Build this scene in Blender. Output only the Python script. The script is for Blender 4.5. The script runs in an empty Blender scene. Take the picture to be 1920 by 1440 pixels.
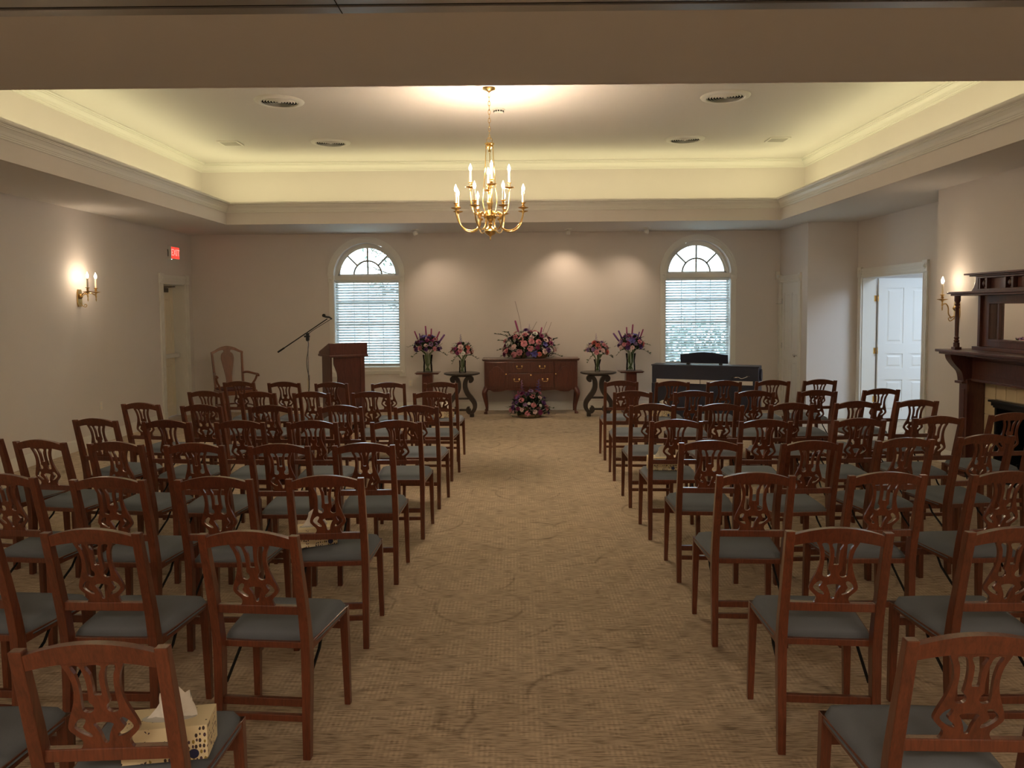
import bpy, bmesh, math, random
from mathutils import Vector, Matrix
PI = math.pi
SC = bpy.context.scene
COL = SC.collection
random.seed(7)

# ------------------------------------------------------------------ camera
cam_d = bpy.data.cameras.new('camera')
cam = bpy.data.objects.new('camera', cam_d)
COL.objects.link(cam)
cam_d.sensor_width = 36.0
cam_d.lens = 1445.0 / 1920.0 * 36.0
cam_d.shift_y = -58.0 / 1920.0
cam_d.clip_start = 0.05
cam.matrix_world = (Matrix.Translation((0, 0, 1.757)) @ Matrix.Rotation(0.0048, 4, 'Z')
                    @ Matrix.Rotation(PI / 2 - 0.058, 4, 'X') @ Matrix.Rotation(-0.0078, 4, 'Z'))
SC.camera = cam

# ------------------------------------------------------------------ view
SC.view_settings.view_transform = 'Standard'
SC.view_settings.look = 'None'
SC.view_settings.gamma = 1.0
SC.view_settings.use_curve_mapping = False
SC.view_settings.exposure = 1.95

# ------------------------------------------------------------------ sky: even overcast daylight
W = bpy.data.worlds.new('overcast_sky'); SC.world = W
W.use_nodes = True
bg = W.node_tree.nodes['Background']
bg.inputs[0].default_value = (0.64, 0.83, 1.0, 1)
bg.inputs[1].default_value = 3.0

# ------------------------------------------------------------------ key dimensions (metres)
XL, XR, YB, YF, ZS = -5.55, 5.30, 13.25, -4.0, 3.05      # left wall, right wall, far wall, near wall, soffit
XA, YA = 4.53, 12.0                                       # closet corner beside the far right window
XC, YC0, YC1 = 4.78, 5.45, 8.80                           # chimney breast face and its two ends
TX0, TX1, TY0, TY1 = -4.35, 4.00, 4.56, 11.70             # tray opening in the soffit
UX0, UX1, UY0, UY1, ZU = -4.95, 4.58, 3.96, 12.30, 4.07   # upper tray walls and tray ceiling

def lamp(name, kind, loc, power, color, rot=(0, 0, 0), parent=None, **kw):
    d = bpy.data.lights.new(name, kind); d.energy = power; d.color = color
    for k, v in kw.items(): setattr(d, k, v)
    o = bpy.data.objects.new(name, d); COL.objects.link(o)
    o.location = loc; o.rotation_euler = rot
    if parent: o.parent = parent
    return o

COVE = (1.0, 0.91, 0.50)
COVE_W = 0.74        # watts per metre of cove strip
for nm, loc, L, along_x in (('cove_light_far', ((TX0 + TX1) / 2, TY1 + .17, 3.325), TX1 - TX0 + .3, True),
                            ('cove_light_near', ((TX0 + TX1) / 2, TY0 - .17, 3.325), TX1 - TX0 + .3, True),
                            ('cove_light_left', (TX0 - .17, (TY0 + TY1) / 2, 3.325), TY1 - TY0 + .3, False),
                            ('cove_light_right', (TX1 + .17, (TY0 + TY1) / 2, 3.325), TY1 - TY0 + .3, False)):
    lamp(nm, 'AREA', loc, COVE_W * L, COVE, rot=(PI, 0, 0), shape='RECTANGLE',
         size=L if along_x else .06, size_y=.06 if along_x else L)

# ------------------------------------------------------------------ helpers
def smooth_path(pts, n=5, closed=True):
    out = []; m = len(pts); rng = range(m) if closed else range(m - 1)
    for i in rng:
        if closed: p0, p1, p2, p3 = (Vector(pts[(i + k) % m]) for k in (-1, 0, 1, 2))
        else:
            p0, p1, p2, p3 = (Vector(pts[min(max(i + k, 0), m - 1)]) for k in (-1, 0, 1, 2))
        for j in range(n):
            t = j / n
            out.append(tuple(.5 * ((2 * p1) + (p2 - p0) * t + (2 * p0 - 5 * p1 + 4 * p2 - p3) * t * t + (3 * p1 - p0 - 3 * p2 + p3) * t ** 3)))
    if not closed: out.append(tuple(pts[-1]))
    return out

class MB:
    def __init__(s): s.v = []; s.f = []
    def add(s, vs, fs):
        o = len(s.v); s.v += [tuple(p) for p in vs]; s.f += [tuple(i + o for i in q) for q in fs]; return s
    def box(s, x0, x1, y0, y1, z0, z1, M=None):
        vs = [Vector((x, y, z)) for x in (x0, x1) for y in (y0, y1) for z in (z0, z1)]
        if M is not None: vs = [M @ p for p in vs]
        return s.add(vs, [(0, 1, 3, 2), (4, 6, 7, 5), (0, 4, 5, 1), (2, 3, 7, 6), (0, 2, 6, 4), (1, 5, 7, 3)])
    def lathe(s, prof, seg=16, o=(0, 0, 0), M=None, cap=True):
        vs = []; fs = []; n = len(prof)
        for r, z in prof:
            for k in range(seg):
                a = 2 * PI * k / seg; p = Vector((r * math.cos(a), r * math.sin(a), z))
                if M is not None: p = M @ p
                vs.append((p[0] + o[0], p[1] + o[1], p[2] + o[2]))
        for i in range(n - 1):
            for k in range(seg):
                a, b = i * seg + k, i * seg + (k + 1) % seg
                fs.append((a, b, b + seg, a + seg))
        if cap:
            fs.append(tuple(range(seg))[::-1]); fs.append(tuple((n - 1) * seg + k for k in range(seg)))
        return s.add(vs, fs)
    def tube(s, pts, r, seg=8, closed=False):
        n = len(pts); P = [Vector(p) for p in pts]; rs = r if isinstance(r, (list, tuple)) else [r] * n
        t0 = (P[1] - P[0]).normalized(); up = Vector((0, 0, 1)) if abs(t0.z) < .9 else Vector((1, 0, 0))
        nrm = t0.cross(up).normalized(); vs = []; fs = []
        for i in range(n):
            t = (P[(i + 1) % n if closed else min(i + 1, n - 1)] - P[(i - 1) % n if closed else max(i - 1, 0)]).normalized()
            nrm = (nrm - t * nrm.dot(t)).normalized(); b = t.cross(nrm)
            for k in range(seg):
                a = 2 * PI * k / seg; vs.append(P[i] + (nrm * math.cos(a) + b * math.sin(a)) * rs[i])
        for i in range(n if closed else n - 1):
            for k in range(seg):
                a, b2 = i * seg + k, i * seg + (k + 1) % seg; j = ((i + 1) % n) * seg
                fs.append((a, b2, j + (k + 1) % seg, j + k))
        if not closed: fs += [tuple(range(seg))[::-1], tuple((n - 1) * seg + k for k in range(seg))]
        return s.add(vs, fs)
    def bar(s, pts, wx, wy):                                   # rectangular section (x by y) along a path
        n = len(pts); vs = []; fs = []
        for i, p in enumerate(pts):
            a = (wx[i] if isinstance(wx, (list, tuple)) else wx) / 2; b = (wy[i] if isinstance(wy, (list, tuple)) else wy) / 2
            vs += [(p[0] - a, p[1] - b, p[2]), (p[0] + a, p[1] - b, p[2]), (p[0] + a, p[1] + b, p[2]), (p[0] - a, p[1] + b, p[2])]
        for i in range(n - 1):
            for k in range(4): fs.append((i * 4 + k, i * 4 + (k + 1) % 4, i * 4 + 4 + (k + 1) % 4, i * 4 + 4 + k))
        fs += [(3, 2, 1, 0), tuple(n * 4 - 4 + k for k in range(4))]
        return s.add(vs, fs)
    def rect_sweep(s, x0, x1, y0, y1, prof, closed=False):      # profile (inward offset, z) around a rectangle
        vs = []; fs = []; n = len(prof)
        for d, z in prof: vs += [(x0 + d, y0 + d, z), (x1 - d, y0 + d, z), (x1 - d, y1 - d, z), (x0 + d, y1 - d, z)]
        for i in range(n if closed else n - 1):
            j = (i + 1) % n
            for k in range(4): fs.append((i * 4 + k, i * 4 + (k + 1) % 4, j * 4 + (k + 1) % 4, j * 4 + k))
        return s.add(vs, fs)
    def cut(s, outline, holes, depth, fn):                      # flat outline with holes, given thickness, mapped by fn(u, v, w)
        cu = bpy.data.curves.new('tmp', 'CURVE'); cu.dimensions = '2D'; cu.fill_mode = 'BOTH'; cu.extrude = depth / 2
        for pts in [outline] + list(holes):
            sp = cu.splines.new('POLY'); sp.points.add(len(pts) - 1); sp.use_cyclic_u = True
            for q, p in zip(sp.points, pts): q.co = (p[0], p[1], 0, 1)
        ob = bpy.data.objects.new('tmp', cu); me = bpy.data.meshes.new_from_object(ob)
        s.add([fn(*v.co) for v in me.vertices], [tuple(p.vertices) for p in me.polygons])
        bpy.data.objects.remove(ob); bpy.data.curves.remove(cu); bpy.data.meshes.remove(me)
        return s
    def mesh(s, name, mat, smooth=False, bevel=0.0, seg=2):
        me = bpy.data.meshes.new(name); me.from_pydata(s.v, [], s.f)
        bm = bmesh.new(); bm.from_mesh(me)
        bmesh.ops.remove_doubles(bm, verts=bm.verts, dist=1e-5)
        bmesh.ops.recalc_face_normals(bm, faces=bm.faces)
        if bevel:
            ed = [e for e in bm.edges if len(e.link_faces) == 2 and e.calc_face_angle(0) > .6]
            bmesh.ops.bevel(bm, geom=ed, offset=bevel, segments=seg, profile=.6, affect='EDGES', clamp_overlap=True)
        bm.to_mesh(me); bm.free()
        if smooth:
            for p in me.polygons: p.use_smooth = True
            if smooth != 'all': me.set_sharp_from_angle(angle=.7)
        me.materials.append(M[mat] if isinstance(mat, str) else mat)
        return me
    def build(s, name, mat, parent=None, smooth=False, bevel=0.0, loc=None, rot=None, seg=2):
        o = bpy.data.objects.new(name, s.mesh(name, mat, smooth, bevel, seg)); COL.objects.link(o)
        if parent is not None: o.parent = parent
        if loc: o.location = loc
        if rot: o.rotation_euler = rot
        return o

def tag(o, label=None, cat=None, group=None, kind=None):
    if label: o['label'] = label
    if cat: o['category'] = cat
    if group: o['group'] = group
    if kind: o['kind'] = kind
    return o
def thing(name, label, cat, loc=(0, 0, 0), rotz=0.0, group=None):
    o = bpy.data.objects.new(name, None); COL.objects.link(o); o.empty_display_size = .1
    o.location = loc; o.rotation_euler = (0, 0, rotz)
    return tag(o, label, cat, group)
def struct(mb, name, mat, label, parent=None, **kw):
    o = mb.build(name, mat, parent, **kw)
    if parent is None: tag(o, label, None, None, 'structure')
    return o
def copy_tree(o, parent=None):
    c = o.copy(); COL.objects.link(c); c.parent = parent
    for ch in list(o.children): copy_tree(ch, c)
    return c
def link_mesh(name, me, parent, loc=(0, 0, 0), rot=None, scale=None):
    o = bpy.data.objects.new(name, me); COL.objects.link(o); o.parent = parent; o.location = loc
    if rot is not None: o.rotation_mode = 'QUATERNION'; o.rotation_quaternion = rot
    if scale is not None: o.scale = scale if isinstance(scale, (tuple, list)) else (scale,) * 3
    return o
def ident(u, v, w): return (u, v, w)
def XZ(y, lean=None): return lambda u, v, w: (u, y + w, v)       # outline drawn in x-z, thickness along y
def YZ(x): return lambda u, v, w: (x + w, u, v)                  # outline drawn in y-z, thickness along x
def XY(z): return lambda u, v, w: (u, v, z + w)
def rect(a, b, c, d): return [(a, c), (b, c), (b, d), (a, d)]
def arc(cx, cz, r, a0, a1, n): return [(cx + r * math.cos(a0 + (a1 - a0) * i / n), cz + r * math.sin(a0 + (a1 - a0) * i / n)) for i in range(n + 1)]

# ------------------------------------------------------------------ materials
M = {}
def newmat(name):
    m = bpy.data.materials.new(name); m.use_nodes = True; nt = m.node_tree
    M[name] = m; return m, nt, nt.nodes['Principled BSDF']
def N(nt, kind, **kw):
    n = nt.nodes.new(kind)
    for k, v in kw.items():
        if k in n.inputs: n.inputs[k].default_value = v
        else: setattr(n, k, v)
    return n
def plain(name, col, rough=.5, metal=0.0, bump=0.0, bscale=200.0, var=0.0, vscale=3.0, coat=0.0, spec=.5):
    m, nt, b = newmat(name)
    b.inputs['Base Color'].default_value = (*col, 1); b.inputs['Roughness'].default_value = rough
    b.inputs['Metallic'].default_value = metal; b.inputs['Coat Weight'].default_value = coat
    b.inputs['Specular IOR Level'].default_value = spec
    tc = N(nt, 'ShaderNodeTexCoord')
    if var:
        no = N(nt, 'ShaderNodeTexNoise', Scale=vscale, Detail=4.0); nt.links.new(tc.outputs['Object'], no.inputs['Vector'])
        mx = N(nt, 'ShaderNodeMix', data_type='RGBA'); nt.links.new(no.outputs[0], mx.inputs[0])
        mx.inputs[6].default_value = (*[c * (1 - var) for c in col], 1); mx.inputs[7].default_value = (*[min(1, c * (1 + var)) for c in col], 1)
        nt.links.new(mx.outputs[2], b.inputs['Base Color'])
    if bump:
        no = N(nt, 'ShaderNodeTexNoise', Scale=bscale, Detail=3.0); nt.links.new(tc.outputs['Object'], no.inputs['Vector'])
        bp = N(nt, 'ShaderNodeBump', Strength=bump, Distance=.002); nt.links.new(no.outputs[0], bp.inputs['Height'])
        nt.links.new(bp.outputs[0], b.inputs['Normal'])
    return m
def wood(name, dark, light, rough=.35, scale=(18, 18, 2.2), coat=.45, rnd=.12):
    m, nt, b = newmat(name)
    tc = N(nt, 'ShaderNodeTexCoord'); mp = N(nt, 'ShaderNodeMapping'); mp.inputs['Scale'].default_value = scale
    oi = N(nt, 'ShaderNodeObjectInfo')
    nt.links.new(tc.outputs['Object'], mp.inputs['Vector'])
    n1 = N(nt, 'ShaderNodeTexNoise', Scale=2.5, Detail=6.0, Roughness=.62, Distortion=1.2); nt.links.new(mp.outputs[0], n1.inputs['Vector'])
    n2 = N(nt, 'ShaderNodeTexNoise', Scale=14.0, Detail=2.0); nt.links.new(mp.outputs[0], n2.inputs['Vector'])
    ad = N(nt, 'ShaderNodeMath', operation='MULTIPLY_ADD'); nt.links.new(n2.outputs[0], ad.inputs[0]); ad.inputs[1].default_value = .35; nt.links.new(n1.outputs[0], ad.inputs[2])
    rp = N(nt, 'ShaderNodeValToRGB'); nt.links.new(ad.outputs[0], rp.inputs[0])
    rp.color_ramp.elements[0].position = .35; rp.color_ramp.elements[0].color = (*dark, 1)
    rp.color_ramp.elements[1].position = .95; rp.color_ramp.elements[1].color = (*light, 1)
    hs = N(nt, 'ShaderNodeHueSaturation'); nt.links.new(rp.outputs[0], hs.inputs['Color'])
    ma = N(nt, 'ShaderNodeMath', operation='MULTIPLY_ADD'); nt.links.new(oi.outputs['Random'], ma.inputs[0]); ma.inputs[1].default_value = 2 * rnd; ma.inputs[2].default_value = 1 - rnd
    nt.links.new(ma.outputs[0], hs.inputs['Value']); nt.links.new(hs.outputs[0], b.inputs['Base Color'])
    b.inputs['Roughness'].default_value = rough; b.inputs['Coat Weight'].default_value = coat; b.inputs['Coat Roughness'].default_value = .16
    bp = N(nt, 'ShaderNodeBump', Strength=.08, Distance=.001); nt.links.new(n2.outputs[0], bp.inputs['Height']); nt.links.new(bp.outputs[0], b.inputs['Normal'])
    return m
def glow(name, col, strength):
    m, nt, b = newmat(name)
    b.inputs['Base Color'].default_value = (*col, 1); b.inputs['Emission Color'].default_value = (*col, 1); b.inputs['Emission Strength'].default_value = strength
    m.cycles.emission_sampling = 'NONE'
    return m
def glassy(name, tint, gloss=.08):
    m, nt, b = newmat(name); nt.nodes.remove(b); out = nt.nodes['Material Output']
    tr = N(nt, 'ShaderNodeBsdfTransparent'); tr.inputs[0].default_value = (*tint, 1)
    gl = N(nt, 'ShaderNodeBsdfGlossy'); gl.inputs['Roughness'].default_value = .03
    fr = N(nt, 'ShaderNodeFresnel', IOR=1.45); mx = N(nt, 'ShaderNodeMixShader')
    nt.links.new(fr.outputs[0], mx.inputs[0]); nt.links.new(tr.outputs[0], mx.inputs[1]); nt.links.new(gl.outputs[0], mx.inputs[2]); nt.links.new(mx.outputs[0], out.inputs[0])
    return m

plain('wall_paint', (.70, .65, .61), .75, bump=.12, bscale=260, var=.02)
plain('ceiling_paint', (.72, .69, .65), .85, bump=.1, bscale=220)
plain('trim_white', (.78, .76, .70), .38, bump=.02, bscale=40)
plain('door_white', (.78, .77, .74), .42); plain('door_warm_tint', (.80, .72, .56), .42)  # second paint holds the warm light falling on the left door
wood('chair_wood', (.055, .014, .007), (.185, .050, .021), .30)
wood('mahogany', (.055, .014, .009), (.15, .038, .022), .3)
wood('mantel_wood', (.05, .014, .010), (.13, .038, .024), .35)
wood('lectern_wood', (.045, .012, .010), (.12, .032, .022), .35)
wood('armchair_wood', (.12, .04, .018), (.26, .09, .04), .35)
wood('ebony_wood', (.012, .008, .006), (.035, .022, .016), .42)
plain('seat_fabric', (.165, .186, .216), .95, bump=.5, bscale=900, var=.08, vscale=300, spec=.15)
plain('arm_seat_fabric', (.10, .03, .03), .9)
plain('black_metal', (.012, .012, .012), .45, metal=.4)
plain('black_plastic', (.018, .019, .024), .42)
plain('piano_black', (.022, .026, .050), .4)  # blue of the lens flare put into the black finish
plain('grey_panel', (.70, .66, .62), .5)
plain('chrome', (.75, .75, .75), .15, metal=1.0)
plain('brass', (.83, .58, .24), .18, metal=1.0)
plain('old_brass', (.62, .42, .17), .28, metal=1.0)
plain('bronze', (.10, .075, .05), .45, metal=.5)
plain('candle_sleeve', (.82, .74, .62), .5)
plain('mirror', (.86, .86, .84), .02, metal=1.0)
plain('dark_hole', (.012, .011, .010), .9)
plain('grille', (.42, .40, .36), .6)  # on the white muntins this grey stands for their backlit shade
plain('blind_white', (.72, .76, .77), .5)
plain('plastic_white', (.74, .72, .66), .45)
plain('cast_iron', (.012, .013, .015), .5, metal=.3)
plain('tile_cream', (.74, .61, .39), .32, var=.10, vscale=14)
plain('grout', (.36, .31, .23), .9)
plain('aluminium', (.45, .44, .42), .35, metal=.7)
plain('tissue_paper', (.86, .83, .76), .95)
plain('basket', (.16, .10, .05), .8, bump=.6, bscale=90)
plain('water_green', (.10, .13, .06), .3)
plain('stem_green', (.11, .17, .06), .6)
plain('leaf_dark', (.018, .040, .016), .55, var=.4, vscale=14)
plain('leaf_mid', (.05, .095, .03), .55, var=.3, vscale=14)
plain('twig', (.10, .055, .03), .8)
plain('bark', (.10, .075, .055), .9)
plain('outdoor_leaf', (.20, .25, .20), .6, var=.3, vscale=6)
plain('lawn', (.42, .43, .38), .95, var=.2, vscale=2)
for nm, c in dict(petal_pink=(.60, .25, .30), petal_pale=(.74, .52, .52), petal_white=(.80, .72, .66), petal_coral=(.62, .16, .13),
                  petal_magenta=(.26, .04, .13), petal_purple=(.14, .05, .20), petal_blue=(.07, .06, .25), petal_lilac=(.32, .20, .38)).items():
    plain(nm, tuple(min(.9, x * 1.25) for x in c), .6, var=.18, vscale=60)
glow('bulb_glow', (1.0, .80, .52), 7.0)
glow('added_panel_glow', (1.0, .82, .6), 1.0)  # diffuser glow of the panels added behind the camera
glow('exit_red', (1.0, .06, .04), .30)
glow('exit_letter', (1.0, .30, .25), .34)
glow('indicator', (.7, 1.0, .85), 2.0)
glassy('window_glass', (.97, .99, .98)); glassy('vase_glass', (.93, .96, .92))

def carpet():
    m, nt, b = newmat('carpet'); L = nt.links.new
    tc = N(nt, 'ShaderNodeTexCoord')
    def noise(scale, sc, detail=2.0):
        mp = N(nt, 'ShaderNodeMapping'); mp.inputs['Scale'].default_value = scale; L(tc.outputs['Object'], mp.inputs['Vector'])
        n = N(nt, 'ShaderNodeTexNoise', Scale=sc, Detail=detail, Roughness=.6); L(mp.outputs[0], n.inputs['Vector']); return n.outputs[0]
    def math_(op, a, b_, c=None):
        n = N(nt, 'ShaderNodeMath', operation=op)
        for i, x in enumerate((a, b_, c)):
            if x is None: continue
            if isinstance(x, (int, float)): n.inputs[i].default_value = x
            else: L(x, n.inputs[i])
        return n.outputs[0]
    def band(x, lo, hi):
        n = N(nt, 'ShaderNodeMapRange'); L(x, n.inputs[0]); n.inputs[1].default_value = lo; n.inputs[2].default_value = hi; return n.outputs[0]
    dash = band(noise((3.6, 52, 1), 3.0, 2.0), .46, .62)                    # short weft dashes running across the aisle
    blk = N(nt, 'ShaderNodeTexBrick', Scale=1.0)                      # broken basket blocks
    blk.inputs['Brick Width'].default_value = .11; blk.inputs['Row Height'].default_value = .045; blk.inputs['Mortar Size'].default_value = .010
    blk.inputs['Color1'].default_value = (1, 1, 1, 1); blk.inputs['Color2'].default_value = (.55, .55, .55, 1); blk.inputs['Mortar'].default_value = (.25, .25, .25, 1)
    L(tc.outputs['Object'], blk.inputs['Vector'])
    wv = N(nt, 'ShaderNodeTexWave', Scale=14.0, bands_direction='X'); L(tc.outputs['Object'], wv.inputs['Vector'])
    mask = band(noise((1, 1, 1), 5.5, 1.0), .46, .56)
    weave = math_('MULTIPLY', math_('MULTIPLY', blk.outputs[0], wv.outputs['Fac']), mask)
    vo = N(nt, 'ShaderNodeTexVoronoi', feature='F1', Scale=1.25); L(tc.outputs['Object'], vo.inputs['Vector'])
    ring = math_('ABSOLUTE', math_('SUBTRACT', math_('FRACT', math_('MULTIPLY', vo.outputs['Distance'], 3.6), 0), .5), 0)
    arcs = math_('MULTIPLY', math_('SUBTRACT', 1.0, band(ring, .0, .07)), band(noise((1, 1, 1), 2.2, 1.0), .46, .60))
    big = noise((1, 1, 1), .8, 3.0); fine = noise((1, 1, 1), 420.0, 2.0)
    v = math_('ADD', math_('MULTIPLY', dash, -.46), math_('MULTIPLY', weave, .30))
    v = math_('ADD', v, math_('MULTIPLY', arcs, -.26)); v = math_('ADD', v, math_('MULTIPLY', fine, .25)); v = math_('ADD', v, math_('MULTIPLY', big, .25))
    v = math_('ADD', v, .50)
    rp = N(nt, 'ShaderNodeValToRGB'); L(v, rp.inputs[0])
    rp.color_ramp.elements[0].position = .20; rp.color_ramp.elements[0].color = (.18, .128, .080, 1)
    rp.color_ramp.elements[1].position = .88; rp.color_ramp.elements[1].color = (.60, .475, .335, 1)
    L(rp.outputs[0], b.inputs['Base Color']); b.inputs['Roughness'].default_value = 1.0; b.inputs['Specular IOR Level'].default_value = .1
    b.inputs['Sheen Weight'].default_value = .15
    bp = N(nt, 'ShaderNodeBump', Strength=.5, Distance=.004); L(v, bp.inputs['Height']); L(bp.outputs[0], b.inputs['Normal'])
carpet()

def tissue_print():
    m, nt, b = newmat('tissue_print'); L = nt.links.new
    tc = N(nt, 'ShaderNodeTexCoord'); mp = N(nt, 'ShaderNodeMapping'); mp.inputs['Scale'].default_value = (1, 1, .62); L(tc.outputs['Object'], mp.inputs['Vector'])
    vo = N(nt, 'ShaderNodeTexVoronoi', Scale=95.0, Randomness=.35); L(mp.outputs[0], vo.inputs['Vector'])
    n = N(nt, 'ShaderNodeTexNoise', Scale=16.0, Detail=1.0); L(tc.outputs['Object'], n.inputs['Vector'])
    lt = N(nt, 'ShaderNodeMath', operation='LESS_THAN'); L(vo.outputs['Distance'], lt.inputs[0]); lt.inputs[1].default_value = .36
    gt = N(nt, 'ShaderNodeMath', operation='GREATER_THAN'); L(n.outputs[0], gt.inputs[0]); gt.inputs[1].default_value = .5
    mu = N(nt, 'ShaderNodeMath', operation='MULTIPLY'); L(lt.outputs[0], mu.inputs[0]); L(gt.outputs[0], mu.inputs[1])
    rp = N(nt, 'ShaderNodeValToRGB'); sp = N(nt, 'ShaderNodeSeparateColor'); L(vo.outputs['Color'], sp.inputs[0]); L(sp.outputs[0], rp.inputs[0])
    rp.color_ramp.interpolation = 'CONSTANT'
    rp.color_ramp.elements[0].color = (.05, .03, .025, 1); rp.color_ramp.elements[1].position = .75; rp.color_ramp.elements[1].color = (.30, .22, .05, 1)
    e = rp.color_ramp.elements.new(.4); e.color = (.09, .05, .07, 1)
    mx = N(nt, 'ShaderNodeMix', data_type='RGBA'); L(mu.outputs[0], mx.inputs[0]); mx.inputs[6].default_value = (.80, .70, .46, 1); L(rp.outputs[0], mx.inputs[7])
    L(mx.outputs[2], b.inputs['Base Color']); b.inputs['Roughness'].default_value = .6
tissue_print(); plain('logo_blue', (.02, .025, .09), .5); plain('slot_film', (.55, .55, .52), .2)

# ================================================================== THE ROOM
def fbox(mb, fn, u0, u1, v0, v1, w0, w1):
    vs = [fn(u, v, w) for u in (u0, u1) for v in (v0, v1) for w in (w0, w1)]
    return mb.add(vs, [(0, 1, 3, 2), (4, 6, 7, 5), (0, 4, 5, 1), (2, 3, 7, 6), (0, 2, 6, 4), (1, 5, 7, 3)])
F_LEFT = lambda u, v, w: (XL + w, u, v)
F_RIGHT = lambda u, v, w: (XR - w, u, v)
F_CLOSET = lambda u, v, w: (XA - w, u, v)
F_BACK = lambda u, v, w: (u, YB - w, v)
F_BREAST = lambda u, v, w: (XC - w, u, v)

struct(MB().box(-5.9, 8.8, YF - .2, 13.45, -.12, 0), 'floor', 'carpet', 'beige woven carpet floor with faint curved pattern')

WINX = (-2.55, 3.13); WHW, WZ0, WZS = .555, .75, 2.335        # window half width, sill, spring line of the arch
holes = [[(c - WHW, WZ0), (c + WHW, WZ0)] + arc(c, WZS, WHW, 0, PI, 28) for c in WINX]
struct(MB().cut(rect(-5.81, 4.73, 0, 3.06), holes, .22, XZ(YB + .11)), 'wall_back', 'wall_paint', 'beige far wall behind the flowers with two arched windows')
D1 = (12.13, 12.95, 2.20); D2 = (12.33, 13.16, 2.16); D3 = (10.04, 11.82, 2.19)     # door openings: y0, y1, head
def wall_notch(y0, y1, d): return [(y0, 0), (d[0], 0), (d[0], d[2]), (d[1], d[2]), (d[1], 0), (y1, 0), (y1, 3.06), (y0, 3.06)]
struct(MB().cut(wall_notch(YF, 13.25, D1), [], .26, YZ(XL - .13)), 'wall_left', 'wall_paint', 'long beige left wall with the exit door at its far end')
struct(MB().cut(wall_notch(YA, 13.25, D2), [], .20, YZ(XA + .10)), 'wall_closet', 'wall_paint', 'short beige wall with narrow closet door right of the far window')
struct(MB().box(XA + .2, 5.51, YA, YA + .2, 0, 3.06), 'wall_closet_end', 'wall_paint', 'beige closet wall end facing the camera')
struct(MB().cut(wall_notch(YF, YA, D3), [], .21, YZ(XR + .105)), 'wall_right', 'wall_paint', 'beige right wall with wide open doorway')
FB0, FB1, FBZ = 6.67, 7.63, .78                                # firebox opening in the chimney breast
struct(MB().cut([(YC0, 0), (FB0, 0), (FB0, FBZ), (FB1, FBZ), (FB1, 0), (YC1, 0), (YC1, 3.05), (YC0, 3.05)], [], .52, YZ(XC + .26)), 'wall_chimney_breast', 'wall_paint', 'beige chimney breast that carries the mantel')
struct(MB().box(-5.81, 5.51, YF - .2, YF, 0, 3.06), 'wall_front', 'wall_paint', 'beige wall behind the camera')

struct(MB().cut(rect(-5.81, 5.51, YF - .2, 13.47), [rect(TX0 - .05, TX1 + .05, TY0 - .05, TY1 + .05)], .03, XY(ZS + .015)), 'ceiling', 'ceiling_paint', 'flat soffit ceiling running around the raised tray')
struct(MB().rect_sweep(TX0, TX1, TY0, TY1, [(0, ZS), (0, 3.27), (-.05, 3.27), (-.05, ZS)], True), 'trim_1', 'wall_paint', 'beige fascia board around the tray opening')
struct(MB().rect_sweep(TX0, TX1, TY0, TY1, [(0, 3.225), (.010, 3.225), (.014, 3.232), (.014, 3.240), (.020, 3.244), (.020, 3.254), (.026, 3.260), (.034, 3.285), (.052, 3.312), (.060, 3.318), (.060, 3.326),
       (.068, 3.328), (.068, 3.336), (.090, 3.342), (.096, 3.350), (.096, 3.372), (.060, 3.372), (-.04, 3.30), (-.04, 3.225)], True), 'trim_2', 'trim_white', 'white crown moulding along the lower tray edge')
struct(MB().cut(rect(UX0, UX1, UY0, UY1), [rect(TX0 - .03, TX1 + .03, TY0 - .03, TY1 + .03)], .02, XY(3.285)), 'ceiling_ledge', 'ceiling_paint', 'cove ledge that hides the strip lights')
struct(MB().rect_sweep(UX0, UX1, UY0, UY1, [(0, 3.1), (0, ZU + .03), (-.1, ZU + .03), (-.1, 3.1)], True), 'wall_tray', 'wall_paint', 'upright side of the raised ceiling tray lit by the cove')
struct(MB().box(UX0 - .1, UX1 + .1, UY0 - .1, UY1 + .1, ZU, ZU + .08), 'ceiling_tray', 'ceiling_paint', 'raised tray ceiling that carries the chandelier')
struct(MB().rect_sweep(UX0, UX1, UY0, UY1, [(0, 3.935), (.010, 3.935), (.012, 3.948), (.020, 3.952), (.022, 3.964), (.030, 3.968), (.040, 3.990), (.062, 4.018), (.072, 4.024), (.074, 4.034),
       (.086, 4.038), (.088, 4.050), (.104, 4.054), (.104, ZU), (0, ZU)], True), 'trim_3', 'trim_white', 'white crown moulding under the tray ceiling')
tk = struct(MB().box(XL, XR, 3.345, 3.415, ZS - .012, ZS + .001).box(XL, XR, 3.20, 3.315, ZS - .012, ZS + .001), 'trim_4', 'aluminium', 'metal partition track across the near ceiling')
MB().box(XL, XR, 3.315, 3.345, ZS - .004, ZS + .002).build('slot', 'dark_hole', tk)
MB().box(-.742, -.738, 3.20, 3.415, ZS - .0135, ZS - .011).build('joint', 'dark_hole', tk)

# side room beyond the open doorway
struct(MB().box(8.6, 8.8, 7.6, 12.4, 0, 2.8), 'wall_side_room', 'wall_paint', 'pale wall of the side room beyond the doorway')
struct(MB().box(5.51, 8.6, 12.2, 12.4, 0, 2.8), 'wall_side_room_far', 'wall_paint', 'pale far wall of the side room')
struct(MB().box(5.51, 8.6, 7.6, 7.8, 0, 2.8), 'wall_side_room_near', 'wall_paint', 'pale near wall of the side room')
struct(MB().box(5.51, 8.8, 7.6, 12.4, 2.7, 2.8), 'ceiling_side_room', 'ceiling_paint', 'side room ceiling')
lamp('side_room_daylight_fill', 'AREA', (6.6, 9.9, 2.68), 22, (.62, .80, 1.0), shape='RECTANGLE', size=1.2, size_y=.6)  # unseen lamp added in place of the side room's daylight

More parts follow.
